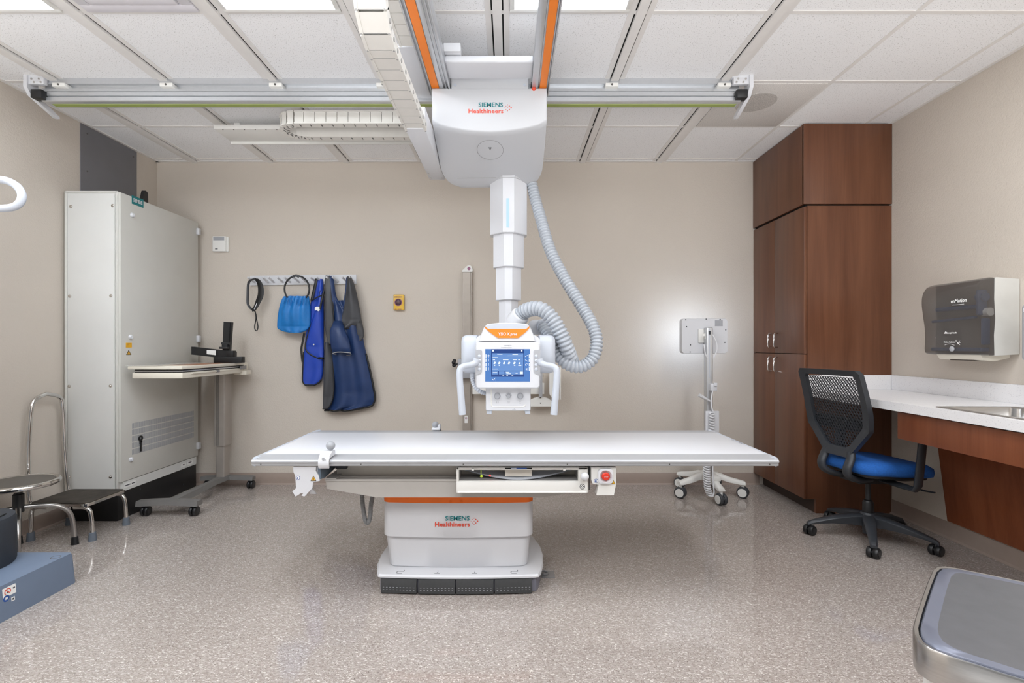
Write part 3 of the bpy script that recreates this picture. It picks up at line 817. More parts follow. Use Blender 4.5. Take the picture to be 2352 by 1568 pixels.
# ================================================================ X-RAY TABLE
TB = thing('xray_table', 'long white x-ray table on a white pedestal with orange trim', 'x-ray table', (-.26, 2.70, 0))
TX0, TX1 = -1.193, 1.238
ft = MB(); ft.box(TX0+.022, TX1-.022, 2.374, 2.972, .655, .6815, .003)
top = obj('tabletop', ft, M_white, TB)
prof = [(2.378, .6815), (2.296, .6765), (2.286, .674), (2.281, .668), (2.282, .662), (2.287, .659), (2.287, .648), (2.292, .645), (2.378, .645)]
m = MB(); m.ring_loft([[Vector((TX0+.012, a, b)) for a, b in prof], [Vector((TX1-.012, a, b)) for a, b in prof]])
fr = obj('side_rail', m, M_railtop, TB, angle=25)
for px in (599, 829, 1064, 1303, 1538, 1768):
    obj('screw', MB().cyl(P(px, 1066, 2.287), P(px, 1066, 2.2855), .003, seg=8), M_line, fr)
m = MB(); m.ring_loft([[Vector((TX0+.012, 5.372-a-.03+.0, b)) for a, b in [(q[0]-.0, q[1]) for q in prof]], [Vector((TX1-.012, 5.372-a-.03, b)) for a, b in prof]])
for v in m.bm.verts: v.co.y = 2.968+(v.co.y-2.964)*1.25
obj('side_rail', m, M_railtop, TB, angle=25)
for x, s_ in ((TX0, 1), (TX1, -1)):
    pl = fillet([(x, 2.305), (x+s_*.03, 2.280), (x+s_*.03, 3.088), (x, 3.07)], .02, 4)
    m = MB(); m.ring_loft([[Vector((a, b, .645)) for a, b in pl], [Vector((a, b, .672)) for a, b in pl], [Vector((a+(.004*s_ if abs(a-x) < .02 else 0), b, .679)) for a, b in pl]])
    obj('end_cap', m, M_lgrey, TB, angle=50)
# small printed marks at the table ends
m = MB()
for k, (px, py) in enumerate(((1683, 1010), (1689, 1012), (1696, 1015), (1701, 1017), (1705, 1019))):
    Y = .5135*F/(py-CY); m.box(XP(px, Y)-.006, XP(px, Y)+.006, Y-.004, Y+.004, .6815, .6818)
obj('printed_marks', m, M_dmark, top, smooth=False)
m = MB(); Y = .5135*F/(1015-CY); m.box(XP(664, Y)-.004, XP(664, Y)+.022, Y-.005, Y+.004, .6815, .6818)
obj('printed_marks', m, M_brass, top, smooth=False)
# frame below the top
YB1 = 2.36
bp = [(748, 1101), (1335, 1101), (1350, 1126), (1312, 1131), (1246, 1142), (866, 1142), (750, 1122)]
m = MB(); m.prism([P(a, b, YB1) for a, b in bp], (0, .62, 0))
m.box(XP(748, YB1), XP(1335, YB1), YB1-.004, YB1, ZP(1105, YB1), ZP(1100, YB1), .001)
obj('lift_beam', m, M_beam, TB, angle=25)
m = MB(); m.box(-.845, .42, 2.44, 2.46, .555, .648); m.box(-.80, .42, 2.90, 2.92, .555, .648)
m.box(-.80, .42, 2.46, 2.90, .60, .62)
obj('frame_web', m, M_web, TB, smooth=False)
obj('slide_bar', MB().box(-.86, .42, 2.40, 2.44, .558, .568, .003), M_beam, TB)
m = MB(); q = [Vector((-.872, 2.302, .648)), Vector((-.872, 2.302, .582)), Vector((-.872, 2.36, .575)), Vector((-.872, 2.66, .60)), Vector((-.872, 2.66, .648))]
m.prism(q, (-.012, 0, 0))
obj('frame_cheek', m, M_slate, TB, smooth=False)
m = MB(); m.box(-.872, -.82, 2.36, 2.62, .566, .572)
obj('frame_gusset', m, M_beam, TB)
obj('latch', MB().box(-.845, -.79, 2.415, 2.44, .600, .616, .004).cyl((-.80, 2.43, .612), (-.75, 2.437, .646), .004), M_dmark, TB)
# bracket with hooks under the front left
Yk = 2.296
kp = [(673, 1072), (726, 1072), (725, 1081), (731, 1091), (734, 1104), (719, 1107), (717, 1121), (699, 1140), (692, 1138), (697, 1132), (690, 1133), (679, 1140), (671, 1128), (680, 1121), (678, 1092), (674, 1084)]
m = MB(); m.prism([P(a, b, Yk) for a, b in kp], (0, .012, 0))
m.prism([P(a, b, Yk+.012) for a, b in ((726, 1072), (735, 1072), (736, 1100), (730, 1105))], (0, .10, 0))
m.prism([P(a, b, Yk+.05) for a, b in ((716, 1121), (726, 1134), (710, 1134))], (0, .008, 0))
br = obj('hook_bracket', m, M_white, TB, smooth=False)
def warn_triangle(parent, px, py, Y, r):
    m = MB(); c = P(px, py, Y)
    def tri(k, o): return [c+Vector((0, o, r*1.0*k)), c+Vector((-r*.95*k, o, -r*.75*k)), c+Vector((r*.95*k, o, -r*.75*k))]
    m.prism(tri(1, 0), (0, -.0006, 0)); m.mi = 1
    m.prism(tri(.74, -.0006), (0, -.0004, 0)); m.mi = 0
    m.box(c.x-r*.18, c.x+r*.14, c.y-.0015, c.y-.001, c.z-r*.42, c.z+r*.25)
    obj('warning_sticker', m, [M_dmark, M_yellow], parent, smooth=False, label='yellow warning triangle sticker')
def round_sticker(parent, px, py, Y, r, c1=M_blue_s, c2=M_paper):
    c = P(px, py, Y); m = MB()
    m.cyl(c, c+Vector((0, -.0006, 0)), r, seg=20); m.mi = 1
    m.cyl(c+Vector((0, -.0006, 0)), c+Vector((0, -.001, 0)), r*.78, seg=20); m.mi = 0
    m.cyl(c+Vector((-r*.15, -.001, -r*.1)), c+Vector((-r*.15, -.0014, -r*.1)), r*.42, seg=10)
    obj('round_sticker', m, [c1, c2], parent, smooth=False)
warn_triangle(br, 720, 1099, Yk-.0002, .0145); round_sticker(br, 684.5, 1097, Yk-.0002, .0095)
# detector drawer
Yd = 2.312
def dpt(a, b, o=0): return P(a, b, Yd)+Vector((0, o, 0))
dx = lambda a: XP(a, Yd); dz = lambda b: ZP(b, Yd)
m = MB()
pl = fillet([(1048, 1132), (1048, 1073), (1350, 1073), (1349, 1106), (1344, 1132)], 5, 3)
# front frame with an opening
def frame_with_hole(mb, outer, inner, d):
    n = len(outer)
    mb.ring_loft([[p for p in outer], [p for p in inner]], True, False)
    mb.ring_loft([[p for p in outer], [p+d for p in outer]], True, False)
    mb.ring_loft([[p for p in inner], [p+d*4 for p in inner]], True, False)
no = 24
def sample_poly(poly, k):
    L = []; tot = 0
    for i in range(len(poly)):
        a = Vector(poly[i]); b = Vector(poly[(i+1) % len(poly)]); L.append((a, b, (b-a).length)); tot += (b-a).length
    out = []
    for j in range(k):
        s = tot*j/k
        for a, b, l in L:
            if s <= l: out.append(a+(b-a)*(s/l)); break
            s -= l
    return out
dh0, dh1, dv0, dv1 = dx(1054), dx(1328), dz(1105), dz(1079)
m.box(dx(1048), dx(1350), Yd, Yd+.02, dz(1132), dv0, .003)
m.box(dx(1048), dh0, Yd, Yd+.02, dv0-.002, dz(1073), .003)
m.box(dh1, dx(1350), Yd, Yd+.02, dv0-.002, dz(1073), .003)
m.box(dx(1048), dx(1350), Yd, Yd+.02, dv1, dz(1073), .003)
m.box(dx(1051), dx(1347), Yd-.006, Yd+.004, dz(1132), dz(1128), .003)
dr = obj('detector_drawer', m, M_white2, TB, angle=40)
m = MB(); m.box(dh0-.005, dh1+.005, Yd+.30, Yd+.305, dv0, dv1); m.box(dh0-.005, dh1+.005, Yd+.02, Yd+.3, dv0-.003, dv0); m.box(dh0-.005, dh0, Yd+.02, Yd+.3, dv0, dv1); m.box(dh1, dh1+.005, Yd+.02, Yd+.3, dv0, dv1)
obj('drawer_cavity', m, M_cavity, dr, smooth=False)
# curved tray front seen in the opening
n = 20; top_, bot_, back_ = [], [], []
m = MB(); ring0 = []; ring1 = []; ring2 = []; ring3 = []
for i in range(n+1):
    u = -1+2*i/n
    px = 1190+131*u; ya = 1099.5-9.5*abs(u)**1.6; yb = 1104-11.5*abs(u)**1.6
    yy = .012+.10*abs(u)**1.7
    ring0.append(dpt(px, ya, yy)); ring1.append(dpt(px, yb, yy+.003)); ring2.append(Vector((dx(px), Yd+.29, ring0[-1].z))); ring3.append(Vector((dx(px), Yd+.29, ring1[-1].z)))
V = lambda L: [m.bm.verts.new(p) for p in L]
a0, a1, a2, a3 = V(ring0), V(ring1), V(ring2), V(ring3)
for i in range(n):
    m.bm.faces.new((a0[i], a0[i+1], a1[i+1], a1[i])); m.bm.faces.new((a0[i], a2[i], a2[i+1], a0[i+1])); m.bm.faces.new((a1[i], a1[i+1], a3[i+1], a3[i]))
obj('detector_tray', m, M_lgrey, dr, angle=50)
m = MB(); m.box(dx(1160), dx(1222), Yd+.03, Yd+.05, dz(1097), dz(1079)); m.box(dx(1064), dx(1160), Yd+.16, Yd+.17, dz(1090), dz(1079)); m.box(dx(1222), dx(1324), Yd+.16, Yd+.17, dz(1090), dz(1079))
obj('tray_grip', m, M_web, dr, smooth=False)
m = MB(); m.box(dx(1160), dx(1222), Yd-.002, Yd+.01, dz(1076.5), dz(1074)); m.mi = 1; m.box(dx(1173), dx(1210), Yd-.004, Yd, dz(1076.3), dz(1073.5)); m.mi = 2; m.box(dx(1174), dx(1186), Yd-.0045, Yd-.003, dz(1075), dz(1074))
obj('latch_window', m, [M_void, M_blue_s, M_paper], dr, smooth=False)
for px in (1086, 1296):
    obj('clip', MB().box(dx(px-3), dx(px+3), Yd-.006, Yd+.004, dz(1080), dz(1075), .002), M_white2, dr)
m = MB(); m.box(dx(1104), dx(1105.5), Yd+.0, Yd+.002, dz(1092), dz(1078)); m.sphere(dpt(1106, 1093.5, .0), .0075, 10, (1, .3, .7))
obj('tag', m, M_lime, dr, label='lime green tag')
obj('lamp', MB().sphere(dpt(1125, 1094.5, .02), .004, 10), M_led, dr, label='small red light')
m = MB(); m.cyl(dpt(1341, 1091, -.006), dpt(1341, 1091, .004), .008); m.sphere(dpt(1341.5, 1091.5, -.02), .0195, 22)
obj('ball_knob', m, M_white, dr, angle=80)
c = dpt(1337.5, 1117, 0)
m = MB(); m.cyl(c, c+Vector((0, -.001, 0)), .0125, seg=24); m.mi = 1; m.cyl(c+Vector((0, -.001, 0)), c+Vector((0, -.0014, 0)), .0098, seg=24); m.mi = 0
for a in (0, PI/2, PI, 1.5*PI): m.cyl(c+Vector((.005*math.cos(a), -.0014, .005*math.sin(a))), c+Vector((.005*math.cos(a), -.0018, .005*math.sin(a))), .0026, seg=6)
obj('round_symbol', m, [M_dmark, M_white2], dr, smooth=False)
# emergency stop
Ye = 2.308
ep = [(1358, 1073), (1415.5, 1073), (1415, 1112), (1410, 1137), (1370, 1137), (1375, 1113), (1361, 1110), (1358, 1102)]
m = MB(); m.prism([P(a, b, Ye) for a, b in ep], (0, .05, 0))
es = obj('stop_bracket', m, M_white2, TB, smooth=False)
c = P(1390, 1092, Ye)
m = MB(); r_ = .034
sqp = rrect(c.x-r_, c.x+r_, c.z-r_, c.z+r_, .016, 5)
N = len(sqp)
circ = lambda r, y: [Vector((c.x+r*math.cos(2*PI*(i+.5)/N), y, c.z+r*math.sin(2*PI*(i+.5)/N))) for i in range(N)]
m.ring_loft([[Vector((a, Ye, b)) for a, b in sqp], [Vector((a, Ye-.014, b)) for a, b in sqp], circ(.029, Ye-.016), circ(.018, Ye-.004)], True, True)
obj('button_housing', m, M_white, es, angle=40)
obj('stop_button', MB().lathe([(.014, 0), (.0185, .006), (.0185, .014), (.015, .018), (.0001, .019)], c+Vector((0, -.004, 0)), (0, -1, 0), 24), M_sred, es, label='red stop button')
m = MB(); m.text('STOP', c+Vector((-.009, -.0236, -.002)), .006, width=.018, ext=.0002)
obj('lettering', m, M_white, es, smooth=False)
round_sticker(es, 1369, 1104, Ye-.0002, .0095); warn_triangle(es, 1407, 1106, Ye-.0002, .0145)
m = MB(); m.box(XP(1349, 2.33), XP(1360, 2.33), 2.33, 2.40, ZP(1098, 2.33), ZP(1073, 2.33)); m.box(XP(1352, 2.33), XP(1354, 2.33), 2.325, 2.33, ZP(1124, 2.33), ZP(1098, 2.33))
obj('frame_cheek', m, M_chairb, TB, smooth=False)
# pedestal shells
def shell_ring(x0, x1, y0, y1, z, bow, r=.045, n=6):
    pts = []
    k = 10
    for i in range(k+1):                      # front edge, bowed
        u = i/k; x = x0+r+(x1-x0-2*r)*u
        pts.append(Vector((x, y0-bow*(1-(2*u-1)**2), z)))
    for cx, cy, a0 in ((x1-r, y0+r, -PI/2), (x1-r, y1-r, 0), (x0+r, y1-r, PI/2), (x0+r, y0+r, PI)):
        for j in range(1 if a0 == -PI/2 else 0, n+1 if a0 != PI else n):
            a = a0+PI/2*j/n; pts.append(Vector((cx+r*math.cos(a), cy+r*math.sin(a), z)))
    return pts
UX0, UX1 = XP(878, 2.475), XP(1224.5, 2.475)
m = MB(); m.ring_loft([shell_ring(UX0+.006, UX1-.006, 2.483, 2.95, .2475, .012), shell_ring(UX0, UX1, 2.478, 2.955, .2535, .012), shell_ring(UX0, UX1, 2.478, 2.955, .452, .012)])
us = obj('pedestal_shell', m, M_white, TB, angle=40)
m = MB(); m.ring_loft([shell_ring(UX0-.001, UX1+.001, 2.4765, 2.9565, .421, .012), shell_ring(UX0-.001, UX1+.001, 2.4765, 2.9565, .456, .012)])
ob_ = obj('orange_trim', m, M_orange2, TB, angle=40, label='orange trim band')
for px in (1035, 1059.5): obj('screw', MB().cyl(P(px, 1151, 2.466), P(px, 1151, 2.462), .0065, seg=12), M_orange2, ob_)
Yl = 2.4655
logo(us, XP(1078, Yl), Yl-.0002, ZP(1194.6, Yl), ZP(1208.3, Yl), .0305, 55.5/F*Yl, .0305, 80/F*Yl, o=.0012)
LX0, LX1 = XP(883.5, 2.50), XP(1219, 2.50)
m = MB(); m.ring_loft([shell_ring(LX0+.022, LX1-.018, 2.512, 2.93, .088, .012), shell_ring(LX0+.016, LX1-.012, 2.503, 2.935, .098, .012), shell_ring(LX0, LX1, 2.497, 2.94, .255, .012), shell_ring(LX0, LX1, 2.497, 2.94, .27, .012)])
obj('pedestal_shell', m, M_white, TB, angle=40)
# base with foot pedals
BX0, BX1 = -.652, .150
def base_ring(ins, z, yo=0.0):
    a = [(BX0+ins, 2.44), (BX0+.03+ins, 2.418+ins+yo), ]
    pts = []
    k = 12
    for i in range(k+1):
        u = i/k; x = BX0+.035+(BX1-BX0-.07)*u
        pts.append(Vector((x, 2.418+ins-.014*(1-(2*u-1)**2), z)))
    right = [(BX1-.012, 2.424), (BX1, 2.45), (BX1+.018, 2.55), (BX1+.024, 2.66), (BX1+.015, 2.78), (BX1-.02, 2.92), (BX1-.10, 3.0)]
    left = [(BX0+.10, 3.0), (BX0+.0, 2.92), (BX0-.03, 2.78), (BX0-.034, 2.66), (BX0-.024, 2.55), (BX0, 2.45), (BX0+.012, 2.424)]
    cx, cy = (BX0+BX1)/2, 2.7
    for x, y in right+left:
        v = Vector((x-cx, y-cy, 0)); v *= (1-ins/v.length); pts.append(Vector((cx+v.x, cy+v.y, z)))
    return pts
m = MB(); m.ring_loft([base_ring(0, .076), base_ring(0, .084), base_ring(.006, .0905)])
bs = obj('base_plate', m, M_white, TB, angle=35)
m = MB(); m.ring_loft([base_ring(.016, .004), base_ring(.016, .076)])
obj('base_skirt', m, M_cap, TB, angle=40)
for a, b in ((876, 957.5), (962, 1046), (1049, 1133.5), (1137, 1222)):
    xa, xb = XP(a, 2.415), XP(b, 2.415); xm = (xa+xb)/2
    f = lambda x: 2.4135-.014*(1-(2*((x-BX0-.035)/(BX1-BX0-.07))-1)**2)
    m = MB()
    r0 = [Vector((xa, f(xa), .073)), Vector((xb, f(xb), .073)), Vector((xb, f(xb)+.05, .073)), Vector((xa, f(xa)+.05, .073))]
    r1 = [Vector((v.x, v.y-(.006 if i < 2 else 0), .045)) for i, v in enumerate(r0)]
    r2 = [Vector((v.x, v.y-(.004 if i < 2 else 0), .008)) for i, v in enumerate(r0)]
    r3 = [Vector((v.x, v.y+(.006 if i < 2 else 0), .001)) for i, v in enumerate(r0)]
    m.ring_loft([r3, r2, r1, r0])
    pd = obj('foot_pedal', m, M_pedal, TB, angle=25)
    m = MB()
    for zz, dy in ((.036, -.0056), (.024, -.0049)):
        for k in range(10):
            x = xa+.012+(xb-xa-.024)*k/9
            m.box(x-.0035, x+.0035, f(x)+dy-.001, f(x)+dy+.002, zz-.0007, zz+.0007)
    obj('tread_marks', m, M_mgrey, pd, smooth=False)
m = MB()
for px, kind in ((920, 1), (1006, 0), (1091, 0), (1181, 1)):
    Y = 2.455; x = XP(px, Y)
    m.box(x-.014, x+.012, 2.428, 2.431, .0905, .0908)
    if kind: m.box(x-.016, x+.016, 2.452, 2.4545, .0905, .0908); m.box(x-.018, x-.013, 2.443, 2.45, .0905, .0908); m.box(x+.014, x+.018, 2.452, 2.468, .0905, .0908)
    else: m.box(x-.001, x+.001, 2.438, 2.462, .0905, .0908); m.box(x-.003, x+.003, 2.438, 2.443, .0905, .0908)
obj('pedal_symbols', m, M_dmark, bs, smooth=False)
m = MB(); hose(m, [P(832, 1128, 2.5), P(832.5, 1150, 2.5), P(836, 1180, 2.5), P(840, 1197, 2.5), P(845.5, 1200, 2.5), P(850, 1186, 2.5), P(852, 1160, 2.5), P(855.5, 1138, 2.5), P(853, 1130, 2.5)], .0105, .006, .08, 12)
obj('cable', m, M_hosed, TB, angle=80)
tag(obj('floor_plate', MB().box(XP(1244, 2.6), XP(1274, 2.6), 2.575, 2.655, 0, .004, .001).tube(catmull([Vector((XP(1240, 2.6), 2.63, .012)), Vector((XP(1250, 2.6), 2.63, .014)), Vector((XP(1257, 2.6), 2.622, .010)), Vector((XP(1258, 2.6), 2.61, .007)), Vector((XP(1248, 2.6), 2.605, .009))], 5), .005, 8), M_alud), 'small metal floor plate beside the x-ray table base', 'floor plate')

# clamp handles on the table rails
def clamp_handle(px, py, Y, s, label, yo):
    t = thing('table_handle', label, 'handle', (XP(px, Y), Y, .645), group='ball grips clamped to the table')
    c = P(px, py, Y)
    st = c+Vector((-.005*s, .004, -.035*s))
    m = MB(); m.lathe([(.012*s, 0), (.010*s, .02*s), (.013*s, .032*s)], st+Vector((0, 0, -.02*s)), (0.12, 0, 1), 16); m.sphere(c, .021*s, 22)
    obj('ball_grip', m, M_mgrey, t, angle=80)
    return t
th = clamp_handle(759.5, 1023, 2.335, 1.0, 'grey ball grip on a white clamp over the table edge nearest the camera', 0)
m = MB()
prof = [(2.276, .638), (2.268, .650), (2.268, .672), (2.283, .694), (2.318, .709), (2.352, .706), (2.357, .694), (2.352, .685), (2.288, .682), (2.277, .674), (2.278, .648), (2.283, .642)]
xa, xb = XP(733, 2.29), XP(757, 2.29)
m.ring_loft([[Vector((xa+.003, a, b)) for a, b in prof], [Vector((xb+.003, a, b)) for a, b in prof]])
ck = obj('clamp', m, M_white, th, angle=40)
m = MB(); q = P(742.5, 1054, 2.267); m.cyl(q, q+Vector((0, -.0008, 0)), .007, seg=14); m.box(q.x+.007, q.x+.012, q.y-.0008, q.y, q.z-.006, q.z-.002); m.box(q.x-.006, q.x+.008, q.y-.0008, q.y, q.z+.009, q.z+.0105)
obj('symbol_mark', m, M_pad, ck, smooth=False)
th2 = clamp_handle(1000, 975, 3.06, .95, 'grey ball grip on a white clamp at the far table edge', 0)
m = MB(); m.box(XP(993, 3.06), XP(1012, 3.06), 3.03, 3.105, .6825, .698, .005, 3); m.box(XP(1004, 3.06), XP(1012, 3.06), 3.05, 3.09, .69, .715, .006, 3); m.box(XP(993, 3.06), XP(1012, 3.06), 3.0925, 3.105, .64, .69, .004)
obj('clamp', m, M_white, th2)
# ================================================================ WALL: sheet, equipment cabinet
YA_, YZ_ = 3.547, 4.078
o = obj('metal_sheet', MB().box(XL, XL+.008, YA_, YZ_, 1.9, H-.012), M_dsheet)
tag(o, 'dark grey sheet fixed to the left wall above the tall white cabinet', 'wall panel')
for y, z in ((3.60, 2.72), (4.04, 2.72), (3.60, 2.45), (4.04, 2.33)):
    obj('screw', MB().cyl((XL+.008, y, z), (XL+.011, y, z), .006, seg=8), M_line, o)

EX0, EX1, EY0, EY1 = -3.03, -2.675, 3.41, 4.27
t = thing('equipment_cabinet', 'tall off-white steel equipment cabinet on a black plinth against the left wall', 'cabinet', ((EX0+EX1)/2, 3.84, 0))
bd = obj('cabinet_body', MB().box(EX0, EX1, EY0+.004, EY1, .20, 2.24, .004), M_cab, t)
m = MB()
for a, b, c, d in ((EX0-.004, EX0+.012, .205, 2.248), (EX1-.012, EX1+.002, .205, 2.248)):
    m.box(a, b, EY0-.004, EY0+.02, c, d, .003)
m.box(EX0, EX1, EY0-.004, EY0+.02, 2.236, 2.25, .003)
obj('edge_frame', m, M_dispg, t)
sp_ = obj('side_panel', MB().box(EX0+.018, EX1-.018, EY0-.003, EY0+.006, .215, 2.230, .002), M_cab, t)
for px, py in ((163, 474), (259, 472), (160, 680), (255, 679), (159, 887), (254, 886), (159, 1095), (254, 1095)):
    c = P(px, py, EY0-.003)
    obj('screw', MB().lathe([(.011, 0), (.011, .002), (.006, .003), (.006, .006), (.0001, .0065)], c, (0, -1, 0), 14), M_chrome, sp_)
dX = EX1
m = MB(); m.box(dX, dX+.018, EY0+.004, EY1-.006, .262, 2.243, .003)
dr = obj('door', m, M_cabd, t)
fx = dX+.018
def DY(px): return fx*F/(px-CX)
def DZ(px, py): return CAMZ-(py-CY)/F*DY(px)
for px, py in ((303, 494), (299, 774), (300, 1055)):
    y, z = DY(px), DZ(px, py)
    obj('lock_knob', MB().lathe([(.017, 0), (.017, .006), (.012, .014), (.0001, .016)], (fx, y, z), (1, 0, 0), 18).box(fx+.010, fx+.018, y-.003, y+.003, z-.009, z+.009), M_white, dr)
for py in (533, 778, 1022):
    y = EY1-.012; z = DZ(457, py)
    obj('hinge', MB().box(fx-.005, fx+.020, y-.02, y+.012, z-.028, z+.028, .004), M_white, dr)
# name plate
ya, yb = DY(302.5), DY(329); za, zb = DZ(315, 472), DZ(315, 453)
pm = MB(); pm.box(fx, fx+.002, ya, yb, za, zb)
pl_ = obj('name_plate', pm, M_teal, dr, smooth=False)
m = MB(); m.text('SIEMENS', (fx+.0022, ya+.012, za+.018), .036, xdir=(0, 1, 0), width=(yb-ya)-.024, bold=.0004); obj('lettering', m, M_white, dr, smooth=False)
# yellow labels
y0, y1 = DY(289), DY(302.5); z0, z1 = DZ(295, 798), DZ(295, 787)
m = MB(); m.box(fx, fx+.001, y0, y1, z0, z1); m.mi = 1
for k in range(3): m.box(fx+.001, fx+.0014, y0+.01, y1-.012-.012*k, z1-.008-.008*k, z1-.006-.008*k)
obj('yellow_label', m, [M_yellow, M_brass], dr, smooth=False)
yc = DY(295.5); zb_ = DZ(295.5, 815); zt_ = DZ(295.5, 803); hw = (DY(301.5)-DY(289.5))/2
m = MB(); m.prism([Vector((fx, yc-hw, zb_)), Vector((fx, yc+hw, zb_)), Vector((fx, yc, zt_))], (.001, 0, 0)); m.mi = 1
k = .66; zc = (zb_*2+zt_)/3
m.prism([Vector((fx+.001, yc+(a*hw)*k, zc+(b-zc)*k)) for a, b in ((-1, zb_), (1, zb_), (0, zt_))], (.0006, 0, 0)); m.mi = 0
m.box(fx+.0016, fx+.002, yc-.003, yc+.003, zb_+.01, zc+.008)
obj('warning_sticker', m, [M_dmark, M_yellow], dr, smooth=False, label='yellow warning triangle sticker')
# ventilation slots
gy0, gy1 = DY(303), DY(445); gz0, gz1 = .425, .655
m = MB(); NR = 5; NC = 64
for r in range(NR):
    za = gz0+(gz1-gz0)*r/NR+.004; zb = gz0+(gz1-gz0)*(r+1)/NR-.004
    for c in range(NC):
        y = gy0+(gy1-gy0)*(c+.5)/NC
        m.box(fx-.001, fx+.0008, y-.0036, y+.0036, za, zb)
obj('vent_slots', m, M_mgrey, dr, smooth=False)
# key hanging in the grille
ky = DY(321); kz = DZ(321, 1006)
m = MB(); m.lathe([(.019, -.003), (.019, .003), (.010, .003), (.010, -.003)], (fx+.008, ky, kz), (1, 0, 0), 20, cap=False); m.box(fx+.005, fx+.012, ky-.006, ky+.006, kz-.095, kz-.016, .002); m.box(fx+.005, fx+.012, ky-.012, ky+.012, kz-.032, kz-.016, .003); m.box(fx, fx+.006, ky-.004, ky+.004, kz-.04, kz-.03)
tag(obj('key', m, M_black), 'black key hanging in the vent slots of the tall cabinet door', 'key')
m = MB(); m.box(fx-.018, fx-.002, EY0+.03, EY1-.03, .195, .258); obj('sill', m, M_cab, t)
m = MB()
for a, b, z0, z1 in ((DY(286), DY(312), .215, .245), (DY(416), DY(428), .21, .24), (DY(430), DY(444), .21, .24)): m.box(fx-.002, fx-.001, a, b, z0, z1)
m.mi = 1
for a, b in ((DY(287), DY(300)), (DY(303), DY(311)), (DY(420), DY(424)), (DY(433), DY(440))): m.box(fx-.001, fx-.0006, a, b, .226, .233)
obj('rating_label', m, [M_paper, M_dmark], t, smooth=False)
pln = obj('plinth', MB().box(EX0+.01, EX1-.002, EY0+.004, EY1-.004, 0, .198, .003), M_black, t)
for y, z in ((3.62, .16), (4.1, .16), (4.1, .06)): obj('screw', MB().cyl((EX1-.003, y, z), (EX1+.001, y, z), .006, seg=8), M_dmark, pln)
m = MB(); m.ring_loft([[Vector((EX1-.03+x, y, z)) for y, z in fillet([(3.66, 2.24), (3.725, 2.24), (3.722, 2.335), (3.69, 2.345)], .016, 4)] for x in (-.012, .012)])
tag(obj('antenna', m, M_black), 'small black rounded antenna on top of the tall white cabinet', 'antenna')
m = MB(); m.tube(catmull([Vector((-2.9, 3.5, 2.247)), Vector((-2.86, 3.51, 2.268)), Vector((-2.82, 3.52, 2.268)), Vector((-2.77, 3.50, 2.247))], 6), .005, 8)
obj('cable_gland', m, M_black, t)

# ================================================================ WHEELED CASSETTE TABLE
t = thing('cassette_table', 'cream tray table on a grey wheeled stand beside the tall cabinet', 'medical table', (-2.38, 3.9, 0))
def bent(mb, pts, w, h, bev=.01):
    for a, b in zip(pts[:-1], pts[1:]):
        a, b = Vector(a), Vector(b); d = (b-a).normalized(); n = Vector((-d.y, d.x, 0))*w/2; u = Vector((0, 0, h))
        mb.ring_loft([[a-n, a+n, a+n*.8+u, a-n*.8+u], [b-n, b+n, b+n*.8+u, b-n*.8+u]])
def caster(parent, x, y, r, w, m1, m2, fork=True, rot=0.0, zt=None):
    M = Matrix.Translation((x, y, 0)) @ Matrix.Rotation(rot, 4, 'Z')
    mb = MB()
    for s_ in (-1, 1):
        prof = [(r*.55, 0), (r*.9, 0), (r, w*.12), (r, w*.28), (r*.9, w*.38), (r*.45, w*.40)]
        a = MB(); a.lathe(prof, (s_*w*.08, 0, r), (s_, 0, 0), 22)
        mb._merge(a.bm, M)
    c = obj('caster', mb, m1, parent, angle=40)
    mb = MB()
    a = MB(); a.box(-w*.14, w*.14, -r*.65, r*.75, r*.95, r*1.35, .005); a.cyl((0, 0, r*1.2), (0, 0, zt or r*2.2), r*.28, seg=12)
    for s_ in (-1, 1): a.cyl((s_*w*.44, 0, r), (s_*w*.50, 0, r), r*.55, seg=16)
    mb._merge(a.bm, M)
    obj('fork', mb, m2, c, angle=40)
    return c
XN0, XN1, XF0, XF1 = -2.62, -2.19, -2.585, -2.15
ny, fy = 3.53, 4.20
m = MB()
bent(m, [(XN0, ny, .072), ((XN0+XN1)/2, ny, .082), (XN1, ny, .072)], .07, .035)
bent(m, [(XF0, fy, .072), ((XF0+XF1)/2, fy-.01, .085), (XF1, fy, .072)], .065, .03)
m.ring_loft([[Vector((-2.42, ny, .078)), Vector((-2.33, ny, .078)), Vector((-2.345, ny, .118)), Vector((-2.405, ny, .118))],
             [Vector((-2.405, 4.0, .082)), Vector((-2.355, 4.0, .082)), Vector((-2.36, 4.0, .12)), Vector((-2.40, 4.0, .12))],
             [Vector((-2.43, fy-.02, .085)), Vector((-2.33, fy-.02, .085)), Vector((-2.34, fy-.02, .12)), Vector((-2.42, fy-.02, .12))]])
obj('foot_frame', m, M_mgrey2 if 'M_mgrey2' in globals() else mat('stand_grey', (112, 110, 108), 0.45, var=.05), t, angle=40)
for x, y in ((XN0+.055, ny-.005), (XN1-.035, ny-.005), (XF0+.05, fy+.0), (XF1-.025, fy+.0)):
    caster(t, x, y, .034, .05, M_black, M_chairb, zt=.08)
M_post = mat('post_grey', (170, 163, 156), 0.35, metal=.45, var=.03)
xp = XP(512, 4.15); m = MB()
m.ring_loft([[Vector((xp+a*k, 4.15+b*k, z)) for a, b in fillet([(-.04, -.05), (.04, -.05), (.04, .05), (-.04, .05)], .012)] for k, z in ((.86, .11), (.86, .40))])
pst = obj('post', m, M_post, t)
m = MB(); m.ring_loft([[Vector((xp+a, 4.15+b, z)) for a, b in fillet([(-.046, -.055), (.046, -.055), (.046, .055), (-.046, .055)], .012)] for z in (.375, .99)])
sl_ = obj('sleeve', m, M_post, t)
m = MB()
for dx_ in (-.022, -.014, -.006): m.box(xp+dx_-.0015, xp+dx_+.0015, 4.093, 4.096, .38, .97)
